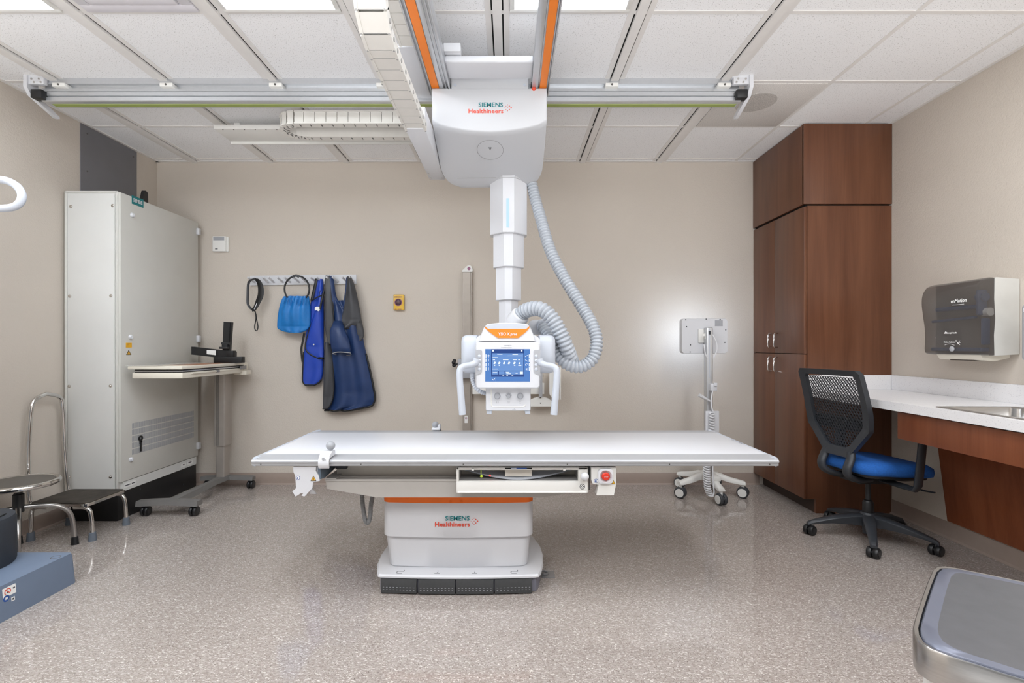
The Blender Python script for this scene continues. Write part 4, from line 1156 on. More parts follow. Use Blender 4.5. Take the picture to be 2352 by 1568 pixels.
obj('groove', m, M_line, sl_, smooth=False)
TXL, TXR = -2.585, -2.232
m = MB(); m.box(-2.575, TXR, 3.41, 4.245, .972, 1.012, .004); m.box(-2.30, -2.20, 4.17, 4.25, .955, .99, .003)
tb = obj('tray_body', m, M_cream, t)
m = MB(); m.box(-2.60, TXR+.002, 3.40, 4.25, 1.034, 1.056, .005)
bo = obj('board', m, M_cream, t)
obj('laminate_top', MB().box(-2.50, TXR-.03, 3.55, 4.16, 1.056, 1.0575), M_brass, bo)
obj('clear_sheet', MB().box(-2.61, -2.40, 3.398, 4.1, 1.058, 1.060), M_film, bo)
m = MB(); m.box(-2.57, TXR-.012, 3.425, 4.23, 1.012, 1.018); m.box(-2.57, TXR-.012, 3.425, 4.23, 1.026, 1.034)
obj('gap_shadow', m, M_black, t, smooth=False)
m = MB(); m.box(-2.57, TXR-.004, 3.418, 4.22, 1.018, 1.026, .003); obj('slide_tray', m, M_alu, t)
m = MB(); m.box(TXR-.001, TXR+.010, 3.50, 3.80, .998, 1.008, .003); m.box(TXR-.001, TXR+.004, 3.84, 4.14, .998, 1.008, .002); obj('slide_rail', m, M_cream, t)
m = MB(); m.box(TXR-.001, TXR+.006, 3.80, 3.84, .994, 1.012, .002); m.box(TXR-.001, TXR+.010, 4.13, 4.22, 1.0, 1.03, .003); obj('latch', m, M_alud, t)
m = MB(); m.box(TXR, TXR+.006, 4.19, 4.25, .985, 1.045, .002); obj('end_plate', m, M_cream, t)

# black L-shaped holder on the tray
t = thing('cassette_holder', 'black L-shaped clamp device lying on the cream tray table', 'cassette holder', (-2.36, 4.10, 1.0575))
Yq = 4.08
A, B = P(443, 806, Yq-.02), P(541, 815, Yq+.02)
d = (B-A).normalized(); up_ = Vector((0, 0, 1)); n_ = Vector((0, 1, 0))
m = MB(); hgt = .066
m.ring_loft([[A+up_*-.028+n_*-.02, A+up_*-.028+n_*.02, A+up_*.036+n_*.02, A+up_*.036+n_*-.02], [B+up_*-.036+n_*-.02, B+up_*-.036+n_*.02, B+up_*.028+n_*.02, B+up_*.028+n_*-.02]])
hb = obj('holder_bar', m, M_black, t, angle=30)
m = MB(); q = [P(475, 803.5, Yq-.035), P(475, 813.0, Yq-.035), P(496, 815.5, Yq-.03), P(496, 804.5, Yq-.03)]
m.prism(q, (0, -.001, 0)); obj('label_sticker', m, M_paper, hb, smooth=False)
m = MB(); q = [P(510.5, 812, Yq), P(526.5, 812, Yq), P(531.5, 739.5, Yq), P(513.5, 738.5, Yq)]
m.prism(q, (0, .03, 0)); q = [P(524, 800, Yq-.001), P(526.5, 800, Yq-.001), P(529, 741, Yq-.001), P(526.5, 741, Yq-.001)]
m.prism(q, (0, -.006, 0)); ub = obj('upright', m, M_black, t, smooth=False)
m = MB(); m.box(XP(508, Yq), XP(527, Yq), Yq-.03, Yq, ZP(801, Yq), ZP(796, Yq), .003); m.cyl(P(509, 788, Yq-.012), P(527, 789, Yq-.012), .010, seg=12); m.box(XP(512, Yq), XP(525, Yq), Yq-.02, Yq, ZP(796, Yq), ZP(788, Yq), .003)
obj('clamp_screw', m, M_chairb, t)
m = MB(); m.box(XP(496, Yq), XP(560, Yq), Yq-.035, Yq+.02, 1.0577, ZP(819.5, Yq)+.002, .003); m.box(XP(524, Yq), XP(540, Yq), Yq-.03, Yq+.02, ZP(822, Yq), ZP(805, Yq), .004)
obj('base_bar', m, M_black, t)

# ================================================================ STEP STOOL with handle
t = thing('step_stool', 'chrome step stool with tall handle and worn black top in front of the cabinet', 'step stool', (-2.77, 3.21, 0))
SX0, SX1, SY0, SY1, SZ = -2.945, -2.578, 3.055, 3.365, .232
pl = fillet([(SX0, SY0), (SX1, SY0), (SX1, SY1), (SX0, SY1)], .025, 5)
m = MB(); m.ring_loft([[Vector((a, b, SZ-.018)) for a, b in pl], [Vector((a, b, SZ-.003)) for a, b in pl], [Vector(((a+2.76)*.985-2.76, (b-3.21)*.985+3.21, SZ)) for a, b in pl]])
obj('platform', m, M_chrome, t)
obj('tread_mat', MB().ring_loft([[Vector(((a+2.76)*.965-2.76, (b-3.21)*.955+3.21, z)) for a, b in pl] for z in (SZ, SZ+.004)]), M_tread, t)
for (x, y, ox) in ((SX1, SY0+.02, .012), (SX1, SY1-.02, .012), (SX0, SY0+.02, -.0), (SX0, SY1-.02, -.0)):
    s_ = 1 if x == SX1 else -1
    pth = catmull([Vector((x-s_*.10, y, SZ-.028)), Vector((x-s_*.04, y, SZ-.028)), Vector((x-s_*.008, y, SZ-.045)), Vector((x+ox*.5, y, SZ-.10)), Vector((x+ox, y, .03))], 6)
    m = MB(); m.tube(pth, .0125, 12); lg = obj('leg', m, M_chrome, t)
    obj('rubber_foot', MB().lathe([(.0215, 0), (.0215, .006), (.018, .05), (.0135, .052)], (x+ox, y, 0), seg=18), M_gfoot, lg)
hxw = -2.985
pth = catmull([Vector((SX0-.01, SY0+.05, SZ-.03)), Vector((SX0-.03, SY0+.04, SZ+.03)), Vector((hxw, SY0+.045, .50)), Vector((hxw, SY0+.06, .78)), Vector((hxw, SY0+.09, .855)), Vector((hxw, SY0+.15, .882)), Vector((hxw, SY1-.13, .882)), Vector((hxw, SY1-.05, .855)), Vector((hxw, SY1-.025, .78)), Vector((hxw, SY1-.01, .50)), Vector((SX0-.03, SY1-.0, SZ+.03)), Vector((SX0-.01, SY1-.0, SZ-.03))], 7)
m = MB(); m.tube(pth, .0128, 14); obj('handle', m, M_chrome, t)

# ================================================================ ROUND STOOL
sx, sy = -2.80, 2.85
t = thing('round_stool', 'round chrome-rimmed stool with a dark seat at the left edge', 'stool', (sx, sy, 0))
obj('seat', MB().lathe([(.05, .402), (.152, .404), (.165, .412), (.157, .424), (.0001, .4245)], (sx, sy, 0), seg=48), M_seatd, t)
m = MB()
R0 = .171
m.tube([Vector((sx+R0*math.cos(a), sy+R0*math.sin(a), .412)) for a in [2*PI*k/48 for k in range(49)]], .0155, 12); obj('seat_rim', m, M_chrome, t)
m = MB(); m.cyl((sx, sy, .30), (sx, sy, .404), .019).lathe([(.026, 0), (.026, .10), (.021, .105)], (sx, sy, .25), seg=20); obj('post', m, M_chairb, t)
for a in (44, -46, 134, 224):
    a = math.radians(a); dd = Vector((math.cos(a), math.sin(a), 0)); c = Vector((sx, sy, 0))
    pth = catmull([c+dd*.01+Vector((0, 0, .275)), c+dd*.09+Vector((0, 0, .268)), c+dd*.17+Vector((0, 0, .245)), c+dd*.222+Vector((0, 0, .19)), c+dd*.238+Vector((0, 0, .10)), c+dd*.243+Vector((0, 0, .03))], 6)
    m = MB(); m.tube(pth, .0128, 12); lg = obj('leg', m, M_steel, t)
    obj('rubber_foot', MB().lathe([(.021, 0), (.019, .008), (.0165, .045), (.0135, .047)], c+dd*.243, seg=18), M_black, lg)

# ================================================================ WALL STAND at the left edge
t = thing('wall_stand', 'blue-grey floor base with dark round boot and white tube handle at the left edge', 'x-ray wall stand', (-2.6, 2.0, 0))
bx1 = -2.197
pl = fillet([(-2.95, 1.2), (bx1, 1.2), (bx1, 2.54), (-2.95, 2.54)], .02, 4)
m = MB(); m.ring_loft([[Vector((a, b, 0)) for a, b in pl], [Vector((a*1.0-.012*(1 if a > -2.5 else -1), b-.004, .138)) for a, b in pl], [Vector(((a+2.57)*.985-2.57-.008, (b-1.87)*.985+1.87, .152)) for a, b in pl]])
bb = obj('floor_base', m, M_bluebox, t, angle=40)
hc = Vector(((128-CX)/F*2.44, 2.44, .1525)); hc = P(128, 1279, .0+(CAMZ-.152)*F/(1279-CY)); hc.z = .1522
m = MB()
for i in range(20):
    a, b = 2*PI*i/20, 2*PI*(i+1)/20
    m.quad(hc+Vector((.022*math.cos(a), .022*math.sin(a), 0)), hc+Vector((.022*math.cos(b), .022*math.sin(b), 0)), hc+Vector((.018*math.cos(b), .018*math.sin(b), 0)), hc+Vector((.018*math.cos(a), .018*math.sin(a), 0)))
obj('plug', m, M_line, bb, smooth=False)
# notices on the side of the base (face looks towards +X)
fxs = lambda z: bx1+.001-.012*z/.138
def BYs(px): return abs(bx1)*F/(CX-px)
def bz(px, py): return CAMZ-(py-CY)/F*BYs(px)
m = MB()
def sq3(ya, yb, za, zb, o=0.0):
    m.poly([(fxs(za)+o, ya, za), (fxs(za)+o, yb, za), (fxs(zb)+o, yb, zb), (fxs(zb)+o, ya, zb)])
y0, y1 = BYs(10.5), BYs(41); zc = (bz(10.5, 1363)+bz(41, 1350))/2
sq3(y0, y1, zc-.020, zc+.020); sq3(BYs(29), BYs(37), zc-.050, zc-.033)
m.mi = 1
n=18; cyy = y0+.022
m.poly([(fxs(zc)+.0008, cyy+.015*math.cos(2*PI*i/n), zc+.015*math.sin(2*PI*i/n)) for i in range(n)]); m.mi = 0
m.poly([(fxs(zc)+.0012, cyy+.011*math.cos(2*PI*i/n), zc+.011*math.sin(2*PI*i/n)) for i in range(n)]); m.mi = 2
m.poly([(fxs(zc)+.0016, cyy+a, zc+b) for a, b in ((-.006, -.006), (.006, -.006), (.003, .001), (0, .008), (-.003, .001))])
sq3(cyy+.023, y1-.004, zc+.002, zc+.008, .0008); sq3(BYs(31), BYs(35), zc-.046, zc-.038, .0008)
m.mi = 1; m.poly([(fxs(zc)+.0018, cyy+a, zc+b) for a, b in ((-.010, .007), (-.0075, .009), (.010, -.007), (.0075, -.009))])
m.mi = 3; cy2 = BYs(18); zc2 = bz(18, 1374)
m.poly([(fxs(zc2)+.0004, cy2+.014*math.cos(2*PI*i/n), zc2+.014*math.sin(2*PI*i/n)) for i in range(n)]); m.mi = 0
m.poly([(fxs(zc2)+.0008, cy2+.008*math.cos(2*PI*i/n)*(.6 if i % 2 else 1), zc2+.008*math.sin(2*PI*i/n)*(.6 if i % 3 else 1)) for i in range(n)])
obj('notice_stickers', m, [M_paper, M_red, M_dmark, M_blue_s], bb, smooth=False, label='white notice stickers')
bc = Vector((-2.575, 2.34, 0))
m = MB(); m.lathe([(.19, .152), (.193, .16), (.193, .36), (.187, .376), (.165, .384), (.12, .384)], bc, seg=40)
obj('column_boot', m, M_boot, t)
m = MB(); pth = [bc+Vector((.16*math.cos(a), .16*math.sin(a), .385)) for a in [(-.5+k*.14) for k in range(8)]]
m.tube(pth, .004, 6); obj('boot_groove', m, M_void, t)
m = MB(); m.box(-2.66, -2.54, 2.26, 2.40, .384, 2.45, .01); col = obj('column', m, M_white2, t)
m = MB(); m.box(-2.80, -2.46, 2.05, 2.25, 1.45, 1.95, .03, 3); obj('detector_box', m, M_white, t)
pth = catmull([P(-160, 410, 2.17), P(-60, 411, 2.17), P(-8, 412, 2.17), P(18, 416, 2.17), P(40, 429, 2.17), P(50.5, 448, 2.17), P(45, 466, 2.17), P(28, 476, 2.17), P(-5, 479, 2.17), P(-60, 479.5, 2.17), P(-160, 480, 2.17)], 8)
m = MB(); m.tube(pth, .0158, 16); obj('grab_handle', m, M_lgrey, t)

# ================================================================ THINGS ON THE BACK WALL
yw = YB
# thermostat
Yt = yw-.03
t = thing('thermostat', 'small white thermostat on the back wall beside the tall cabinet', 'thermostat', P(505, 578, yw))
b_ = obj('housing', MB().box(XP(487.5, Yt), XP(518, Yt), Yt, yw, ZP(577, Yt), ZP(542, Yt), .005, 3).box(XP(519, Yt+.012), XP(524.5, Yt+.012), Yt+.012, yw, ZP(577, Yt), ZP(543, Yt), .003), M_white2, t)
obj('readout', MB().box(XP(490, Yt), XP(515, Yt), Yt-.0008, Yt, ZP(551.5, Yt), ZP(543.8, Yt)), M_mgrey, t, smooth=False)
m = MB(); m.box(XP(494, Yt), XP(500, Yt), Yt-.0008, Yt, ZP(572.5, Yt), ZP(570.5, Yt))
obj('maker_mark', m, M_dmark, t, smooth=False)
# yellow emergency button
Yt = yw-.035
t = thing('emergency_button', 'yellow box with a dark round push button on the back wall', 'push button', P(916, 713, yw))
obj('box', MB().box(XP(903.5, Yt), XP(927.5, Yt), Yt, yw, ZP(712, Yt), ZP(676, Yt), .007, 3), M_ybox, t)
c = P(914.8, 694, Yt)
obj('button_ring', MB().lathe([(.032, 0), (.032, .002), (.026, .004), (.026, 0)], c, (0, -1, 0), 28), M_purple, t)
obj('button', MB().lathe([(.025, 0), (.025, .010), (.018, .014), (.0001, .015)], c, (0, -1, 0), 28), M_dkpurple, t)
m = MB(); m.text('EMERGENCY', P(905.5, 683.5, Yt-.0005), .02, width=18.5/F*Yt, ext=.0004, bold=.0003); m.text('PUSH', c+Vector((-.014, -.0155, -.004)), .010, width=.026, ext=.0003)
m.box(XP(907, Yt), XP(911, Yt), Yt-.001, Yt, ZP(711, Yt), ZP(709, Yt)); m.box(XP(913, Yt), XP(922, Yt), Yt-.001, Yt, ZP(711, Yt), ZP(709, Yt))
obj('lettering', m, M_brass, t, smooth=False)
# wall rail with carriage and cassette holder behind the tube head
Yr = yw-.05
t = thing('wall_rail', 'tall taupe wall rail with white cap behind the x-ray head', 'wall-mounted rail', P(1074, 1105, yw))
m = MB(); m.box(XP(1062.5, Yr), XP(1081, Yr), Yr, yw, .02, ZP(624, Yr), .003); m.box(XP(1080, Yr+.01), XP(1084.5, Yr+.01), Yr+.01, yw, .02, ZP(624, Yr), .003)
rl = obj('rail', m, M_railg, t, angle=20)
m = MB(); pl = fillet([(1061.5, 624), (1061.5, 621), (1073, 610), (1078, 608), (1083, 611), (1085.5, 618), (1085.5, 624)], 3, 3)
m.prism([P(a, b, Yr-.006) for a, b in pl], (0, .055, 0)); cpx = obj('rail_cap', m, M_white2, t)
c = P(1077, 616.5, Yr-.0062); obj('round_sticker', MB().cyl(c, c+Vector((0, -.0008, 0)), .014, seg=20), M_purple, cpx)
m = MB(); m.box(XP(1067, Yr), XP(1074, Yr), Yr-.0008, Yr, ZP(971, Yr), ZP(954.5, Yr)); m.mi = 1; c = P(1070.5, 960, Yr-.0008); m.cyl(c, c+Vector((0, -.0006, 0)), .009, seg=14); m.mi = 0; m.cyl(c+Vector((0, -.0006, 0)), c+Vector((0, -.001, 0)), .0055, seg=12)
obj('notice_sticker', m, [M_paper, M_purple], rl, smooth=False)
Yk2 = 4.20
m = MB(); m.box(XP(1051, Yk2), XP(1092, Yk2), Yk2, Yk2+.08, ZP(869, Yk2), ZP(824, Yk2), .008, 3)
cg = obj('rail_carriage', m, M_mgrey, t)
m = MB(); m.cyl(P(1052, 836, Yk2+.02), P(1045, 836, Yk2+.02), .008, seg=10)
for a in range(5):
    q = P(1042, 834, Yk2+.02); aa = 2*PI*a/5+.3
    m.sphere(q+Vector((.006*(a % 2), .022*math.cos(aa), .022*math.sin(aa))), .0155, 12)
m.sphere(P(1042, 834, Yk2+.02), .018, 12, (.8, 1, 1))
obj('clamp_knob', m, M_black, cg)
m = MB(); m.box(XP(1085, 4.22), XP(1250, 4.22), 4.22, 4.245, ZP(905, 4.22), ZP(879, 4.22), .003)
m.prism([P(a, b, 4.22) for a, b in fillet([(1210, 933), (1210, 924), (1226, 914), (1242, 909.5), (1258, 914), (1272, 924), (1272, 933)], 3, 3)], (0, .02, 0))
arm = obj('holder_arm', m, M_white2, t)
for py in (913, 925.5): obj('screw', MB().cyl(P(1241.5, py, 4.22), P(1241.5, py, 4.217), .005, seg=10), M_line, arm)
obj('holder_rod', MB().box(XP(1238, 4.19), XP(1246, 4.19), 4.19, 4.22, ZP(912, 4.19), ZP(838, 4.19), .003), M_pad, arm)
m = MB(); m.prism([P(a, b, 4.17) for a, b in fillet([(1262, 858), (1268, 850), (1282, 848), (1282, 918), (1268, 914), (1262, 905)], 3, 3)], (0, .05, 0)); m.box(XP(1282.5, 4.16), XP(1285, 4.16), 4.16, 4.20, ZP(918, 4.16), ZP(842, 4.16), .002); m.box(XP(1286.5, 4.16), XP(1288.5, 4.16), 4.16, 4.20, ZP(918, 4.16), ZP(842, 4.16), .002)
obj('holder_cheek', m, M_white2, arm)
m = MB(); m.box(XP(1247, 4.189), XP(1248.2, 4.189), 4.188, 4.19, ZP(866, 4.19), ZP(859, 4.19)); obj('scale_mark', m, M_line, arm)

# coat rack
Yc = yw-.02
t = thing('coat_rack', 'long white peg rail on the back wall holding lead aprons', 'coat rack', P(696, 655, yw))
ra = MB(); ra.prism([P(574, 655, Yc), P(818, 651.5, Yc), P(818, 630, Yc), P(574, 633, Yc)], (0, .0199, 0))
obj('board', ra, M_white, t)
for bx_, tx_ in ((585, 570), (593, 582), (616, 604), (629, 617), (650, 637), (667, 653), (687, 674), (704, 692), (726, 713), (739, 727), (763, 750), (777, 764), (797, 786), (813, 802)):
    by = 648.5-.0012*(bx_-574)*10*.6; ty = 637.5-.0012*(bx_-574)*10*.4
    a = P(bx_, by, Yc); b = P(tx_, ty, Yc-.095)
    obj('peg', MB().cyl(a, b, .0085, .0085, 10).sphere(b, .0088, 10), M_white, t)
# ================================================================ HANGING GARMENTS
def interp(rows, v):
    for a, b in zip(rows[:-1], rows[1:]):
        if a[0] <= v <= b[0]:
            k = (v-a[0])/(b[0]-a[0]); k2 = k
            return [a[i]+(b[i]-a[i])*k2 for i in range(len(a))]
    return list(rows[-1])
def smooth_rows(rows, n):
    pts = [Vector((r[0], r[1], r[2])) for r in rows]
    c = catmull(pts, max(2, n//(len(rows)-1)))
    return [(p.x, p.y, p.z) for p in c]
def cloth(rows, Y, bulge=.03, folds=2.0, famp=.006, thick=.006, nu=26, n=40, ph=0.0, foldtop=1.0, foldbot=1.0):
    """hanging cloth: rows (py, px_left, px_right) seen at distance Y; folds run down, depth bulges to the viewer"""
    R = smooth_rows(rows, n); m = MB()
    fr, bk = [], []
    y0, y1 = R[0][0], R[-1][0]
    for (py, xl, xr) in R:
        v = (py-y0)/(y1-y0)
        f, b = [], []
        for i in range(nu+1):
            u = i/nu; px = xl+(xr-xl)*u
            k = foldtop+(foldbot-foldtop)*v
            d = bulge*math.sin(PI*u)**.6*(.35+.65*math.sin(PI*min(1, v*1.15+.05))**.7)
            d += famp*k*math.sin(2*PI*folds*(u+.06*math.sin(3*v+ph))+ph+1.1*v)*math.sin(PI*u)**.4
            d += famp*.35*math.sin(9*v+5*u+ph)*math.sin(PI*u)**.5
            p = P(px, py, Y); p.y = Y-d
            f.append(p); q = p.copy(); q.y += thick; b.append(q)
        fr.append(f); bk.append(b)
    g = [[m.bm.verts.new(p) for p in f] for f in fr]; h = [[m.bm.verts.new(p) for p in f] for f in bk]
    nr = len(fr)
    for j in range(nr-1):
        for i in range(nu):
            m.bm.faces.new((g[j][i], g[j][i+1], g[j+1][i+1], g[j+1][i])); m.bm.faces.new((h[j][i+1], h[j][i], h[j+1][i], h[j+1][i+1]))
        m.bm.faces.new((g[j][0], g[j+1][0], h[j+1][0], h[j][0])); m.bm.faces.new((g[j+1][nu], g[j][nu], h[j][nu], h[j+1][nu]))
    for i in range(nu):
        m.bm.faces.new((g[0][i+1], g[0][i], h[0][i], h[0][i+1])); m.bm.faces.new((g[-1][i], g[-1][i+1], h[-1][i+1], h[-1][i]))
    edgeL = [f[0] for f in fr]; edgeR = [f[-1] for f in fr]; edgeB = fr[-1]
    return m, edgeL, edgeR, edgeB
def hem(parent, paths, r=.007, m_=None):
    m = MB()
    for p in paths: m.tube([q+Vector((0, -.001, 0)) for q in p], r, 6)
    return obj('hem', m, m_ or M_black, parent, angle=80)
def strap(pts, w, th, Y=None):
    """flat strap following (px,py,Y) points"""
    return MB().tube(catmull([P(*q) for q in pts], 8), 1.0, 10, flat=(w/2, th/2), up=(1, 0, 0))

# thyroid collar strap
t = thing('neck_collar', 'black padded neck strap hanging from the left end of the peg rail', 'protective collar', P(585, 760, 4.24))
obj('collar_strap', strap([(588, 640, 4.20), (577, 643, 4.22), (570.5, 652, 4.24), (569, 680, 4.25), (569.5, 698, 4.25), (577, 709, 4.24), (584, 712, 4.23)], .022, .008), M_dgcloth, t, angle=80)
obj('collar_pad', MB().tube(catmull([P(588, 641, 4.20), P(595, 648, 4.22), P(599, 662, 4.23), P(598.5, 678, 4.23), P(593, 692, 4.23), P(586, 707, 4.225), P(579, 712, 4.23)], 8), 1.0, 10, flat=(.030, .010), up=(1, 0, 0), rfun=lambda i: .55+.45*math.sin(PI*min(1, i/44))), M_black, t, angle=80)
obj('buckle', strap([(584, 710, 4.215), (587, 703, 4.21), (590.5, 695, 4.21)], .007, .006), M_white, t, angle=80)
obj('tie_loop', MB().tube(catmull([P(584, 712, 4.23), P(588, 722, 4.24), P(590, 735, 4.25), P(592.5, 750, 4.25), P(590, 759, 4.25), P(586, 757, 4.25), P(585, 748, 4.25), P(588, 730, 4.245), P(586, 714, 4.235)], 8), .0045, 8), M_black, t, angle=80)
# bright blue skirt on a ring
t = thing('hip_shield', 'bright blue gathered pouch on a black ring hanging from the peg rail', 'protective skirt', P(675, 764, 4.24))
m, eL, eR, eB = cloth([(680, 652, 709), (688, 647, 710), (703, 642, 712), (725, 638, 712.5), (745, 636.5, 711.5), (754, 638, 707), (760, 648, 700), (764, 664, 690)], 4.225, .045, 3.5, .006, .008, 40, 60, .4, 2.0, .15)
pc = obj('pouch', m, M_sky, t, angle=80)
m = MB()
for k in range(9):
    u = -1+2*k/8; m.tube(catmull([P(681+26*u, 682+6*(1-u*u), 4.187), P(681+27.5*u, 689+5*(1-u*u), 4.180), P(680+28*u, 698+4*(1-u*u), 4.187)], 5), .006, 6, rfun=lambda i: .0058*(1-.06*i))
obj('gathers', m, M_sky, pc, angle=80)
m = MB(); m.tube([P(682+28.5*math.cos(a), 663.5-30*math.sin(a), 4.205) for a in [-.72+k*(PI+1.44)/36 for k in range(37)]], .0075, 8)
obj('ring', m, M_black, t, angle=80)
m = MB(); m.tube(catmull([P(671, 636, 4.205), P(680, 632.5, 4.20), P(687, 636, 4.205)], 6), .011, 8); obj('ring_clasp', m, M_dgcloth, t, angle=80)
m = MB()
for px in (668, 688): m.sphere(P(px, 760, 4.197), .005, 8)
obj('snap', m, M_blue_s, t)
# royal blue vest
t = thing('lead_vest', 'royal blue lead vest with black edging hanging between the pouch and the long apron', 'lead apron', P(720, 885, 4.25))
m, eL, eR, eB = cloth([(641, 727, 741), (660, 722, 742), (690, 715, 742), (720, 709, 742), (760, 703.5, 742), (800, 699, 742), (840, 696.5, 741.5), (862, 695.5, 740), (876, 696, 735), (884, 702, 722)], 4.27, .035, 1.2, .006, .012, 26, 50, .8)
vb = obj('vest_body', m, M_royal, t, angle=80); hem(vb, [eL[26:], eB, eR[38:]], .0085)
m, eL, eR, eB = cloth([(668, 737, 742), (690, 731, 742.5), (720, 722, 743), (750, 713, 743), (775, 706, 743), (795, 702, 743), (806, 705, 743), (815, 716, 743), (822, 732, 743)], 4.252, .045, .8, .004, .008, 20, 46, 1.7)
fl = obj('vest_flap', m, M_royal, t, angle=80); hem(fl, [eL, eB], .0085)
m = MB(); m.tube(catmull([P(727, 640, 4.245), P(724, 655, 4.24), P(719, 676, 4.235), P(716, 690, 4.232)], 6), .012, 8, flat=(1, .4), up=(1, 0, 0)); m.tube(catmull([P(714, 691, 4.228), P(728, 683, 4.222), P(742, 676, 4.228)], 6), .005, 6); m.tube(catmull([P(744, 668, 4.23), P(739, 690, 4.21), P(735, 710, 4.205)], 6), .009, 6)
obj('trim_tape', m, M_black, vb, angle=80)
m = MB(); m.tube(catmull([P(699, 765, 4.262), P(695, 785, 4.262), P(692.5, 800, 4.262), P(693, 815, 4.262), P(695, 832, 4.262)], 6), .009, 8, flat=(1, .5), up=(1, 0, 0)); obj('side_strap', m, M_black, vb, angle=80)
m = MB(); m.prism([P(a, b, 4.198) for a, b in ((723, 706), (728, 703.5), (733.5, 705), (734.5, 712), (731, 714.5), (727, 712), (723, 713))], (0, .006, 0)); obj('size_tag', m, M_paper, fl, smooth=False)
obj('snap', MB().sphere(P(720.5, 791, 4.213), .007, 10), M_paper, fl)
# navy long apron
t = thing('lead_apron', 'long navy and charcoal lead apron hanging from the right end of the peg rail', 'lead apron', P(800, 943, 4.25))
m, eL, eR, eB = cloth([(690, 757, 800), (712, 756, 815), (740, 755, 826), (770, 753, 832), (800, 751, 838), (830, 748, 845), (860, 746, 852), (890, 744, 858), (912, 743, 861.5), (924, 742, 859), (933, 742, 850), (942, 746, 806)], 4.27, .058, 2.2, .016, .012, 34, 60, 2.2)
ab = obj('apron_body', m, M_navy, t, angle=80); hem(ab, [eR[22:], eB], .009)
obj('apron_strap', cloth([(634, 756, 766), (655, 758, 768), (680, 759.5, 772), (700, 760, 782), (715, 760, 792)], 4.245, .022, .7, .004, .008, 12, 26, .3)[0], M_navy, ab, angle=80)
m, eL, eR, eB = cloth([(633, 748, 757), (650, 746, 762), (680, 745.5, 764), (710, 745.5, 765.5), (740, 746, 767.5), (765, 748, 767.5), (782, 752, 763), (790, 757, 760)], 4.235, .028, .8, .005, .007, 14, 40, .9)
sf = obj('shoulder_flap', m, M_dgcloth, t, angle=80); hem(sf, [eR, eB], .0055)
m, eL, eR, eB = cloth([(786, 747, 760), (815, 745, 763.5), (850, 743.5, 766), (885, 742.5, 767.5), (910, 741.5, 765.5), (928, 741.5, 760), (938, 742, 752)], 4.245, .035, .7, .006, .008, 14, 40, .2)
se = obj('side_panel', m, M_dgcloth, t, angle=80); hem(se, [eR, eB], .0055)
m, eL, eR, eB = cloth([(635, 797, 806), (655, 796, 814), (680, 793.5, 820), (705, 790, 825), (728, 785, 828.5), (742, 781, 824), (754, 778, 804)], 4.225, .038, 1.3, .006, .007, 20, 44, 2.6)
fq = obj('shoulder_flap', m, M_dgcloth, t, angle=80); hem(fq, [eB], .0045)
m, eL, eR, eB = cloth([(700, 812, 824), (730, 815, 829), (752, 817, 834), (765, 818, 836), (776, 816, 834), (788, 815, 824)], 4.25, .030, .8, .004, .007, 14, 30, 1.2)
obj('shoulder_flap', m, M_dgcloth, t, angle=80)
obj('apron_strap', cloth([(637, 795, 803), (665, 792.5, 799.5), (690, 789.5, 797), (706, 787, 796)], 4.235, .014, .5, .002, .006, 8, 24, .3)[0], M_navy, ab, angle=80)
# folded sleeve with open end
m = MB(); rings = []
for k, (px, py, w, h) in enumerate(((776, 738, 10, 4), (775, 760, 17, 9), (780, 780, 21, 12), (784, 800, 21.5, 11), (786, 812, 20.5, 9.5))):
    c = P(px, py, 4.19)
    ax_ = (P(786, 812, 4.17)-P(776, 745, 4.20)).normalized()
    u_ = Vector((1, 0, 0)); w_ = Vector((0, -1, .35)).normalized()
    rings.append([c+(u_*math.cos(2*PI*i/24)*w+w_*math.sin(2*PI*i/24)*h*1.2)*(4.19/F)*(1+.06*math.sin(5*i+k)) for i in range(24)])
m.ring_loft(rings, True, False)
for f in list(m.bm.faces): pass
slv = obj('sleeve', m, M_navy, ab, angle=80)
md = slv.modifiers.new('s', 'SOLIDIFY'); md.thickness = .004
m = MB(); m.tube([p for p in rings[-1]]+[rings[-1][0]], .0042, 6); obj('sleeve_hem', m, M_mgrey, slv, angle=80)
obj('snap', MB().sphere(P(781.5, 935, 4.262), .009, 10), M_paper, ab)

# ================================================================ MONITOR CART
mc = Vector((1.585, 4.02, 0))
t = thing('monitor_cart', 'white wheeled monitor stand seen from behind, its screen lighting the wall', 'monitor stand', mc)
Ym = 3.93
x0, x1, z0, z1 = XP(1565.5, Ym), XP(1671.5, Ym), ZP(811.5, Ym), ZP(731, Ym)
m = MB(); p = rrect(x0, x1, z0, z1, .025, 6); cxm, czm = (x0+x1)/2, (z0+z1)/2
m.ring_loft([[Vector(((a-cxm)*.985+cxm, Ym, (b-czm)*.985+czm)) for a, b in p], [Vector((a, Ym+.008, b)) for a, b in p], [Vector((a, Ym+.05, b)) for a, b in p]])
mo = obj('monitor', m, M_white, t)
obj('screen', MB().box(x0+.012, x1-.012, Ym+.05, Ym+.053, z0+.012, z1-.012), M_glow, mo, smooth=False, label='lit screen facing the wall')
for px, py in ((1575, 734), (1622, 732.5), (1654, 733.5), (1577, 750), (1586, 792), (1585, 808), (1667, 757.5), (1665, 786)):
    obj('screw', MB().cyl(P(px, py, Ym), P(px, py, Ym-.002), .005, seg=8), M_dmark, mo)
obj('socket', MB().box(XP(1642, Ym), XP(1660, Ym), Ym-.001, Ym, ZP(749, Ym), ZP(735, Ym)).cyl(P(1651, 743, Ym), P(1651, 743, Ym-.004), .008, seg=12), M_mgrey, mo, smooth=False)
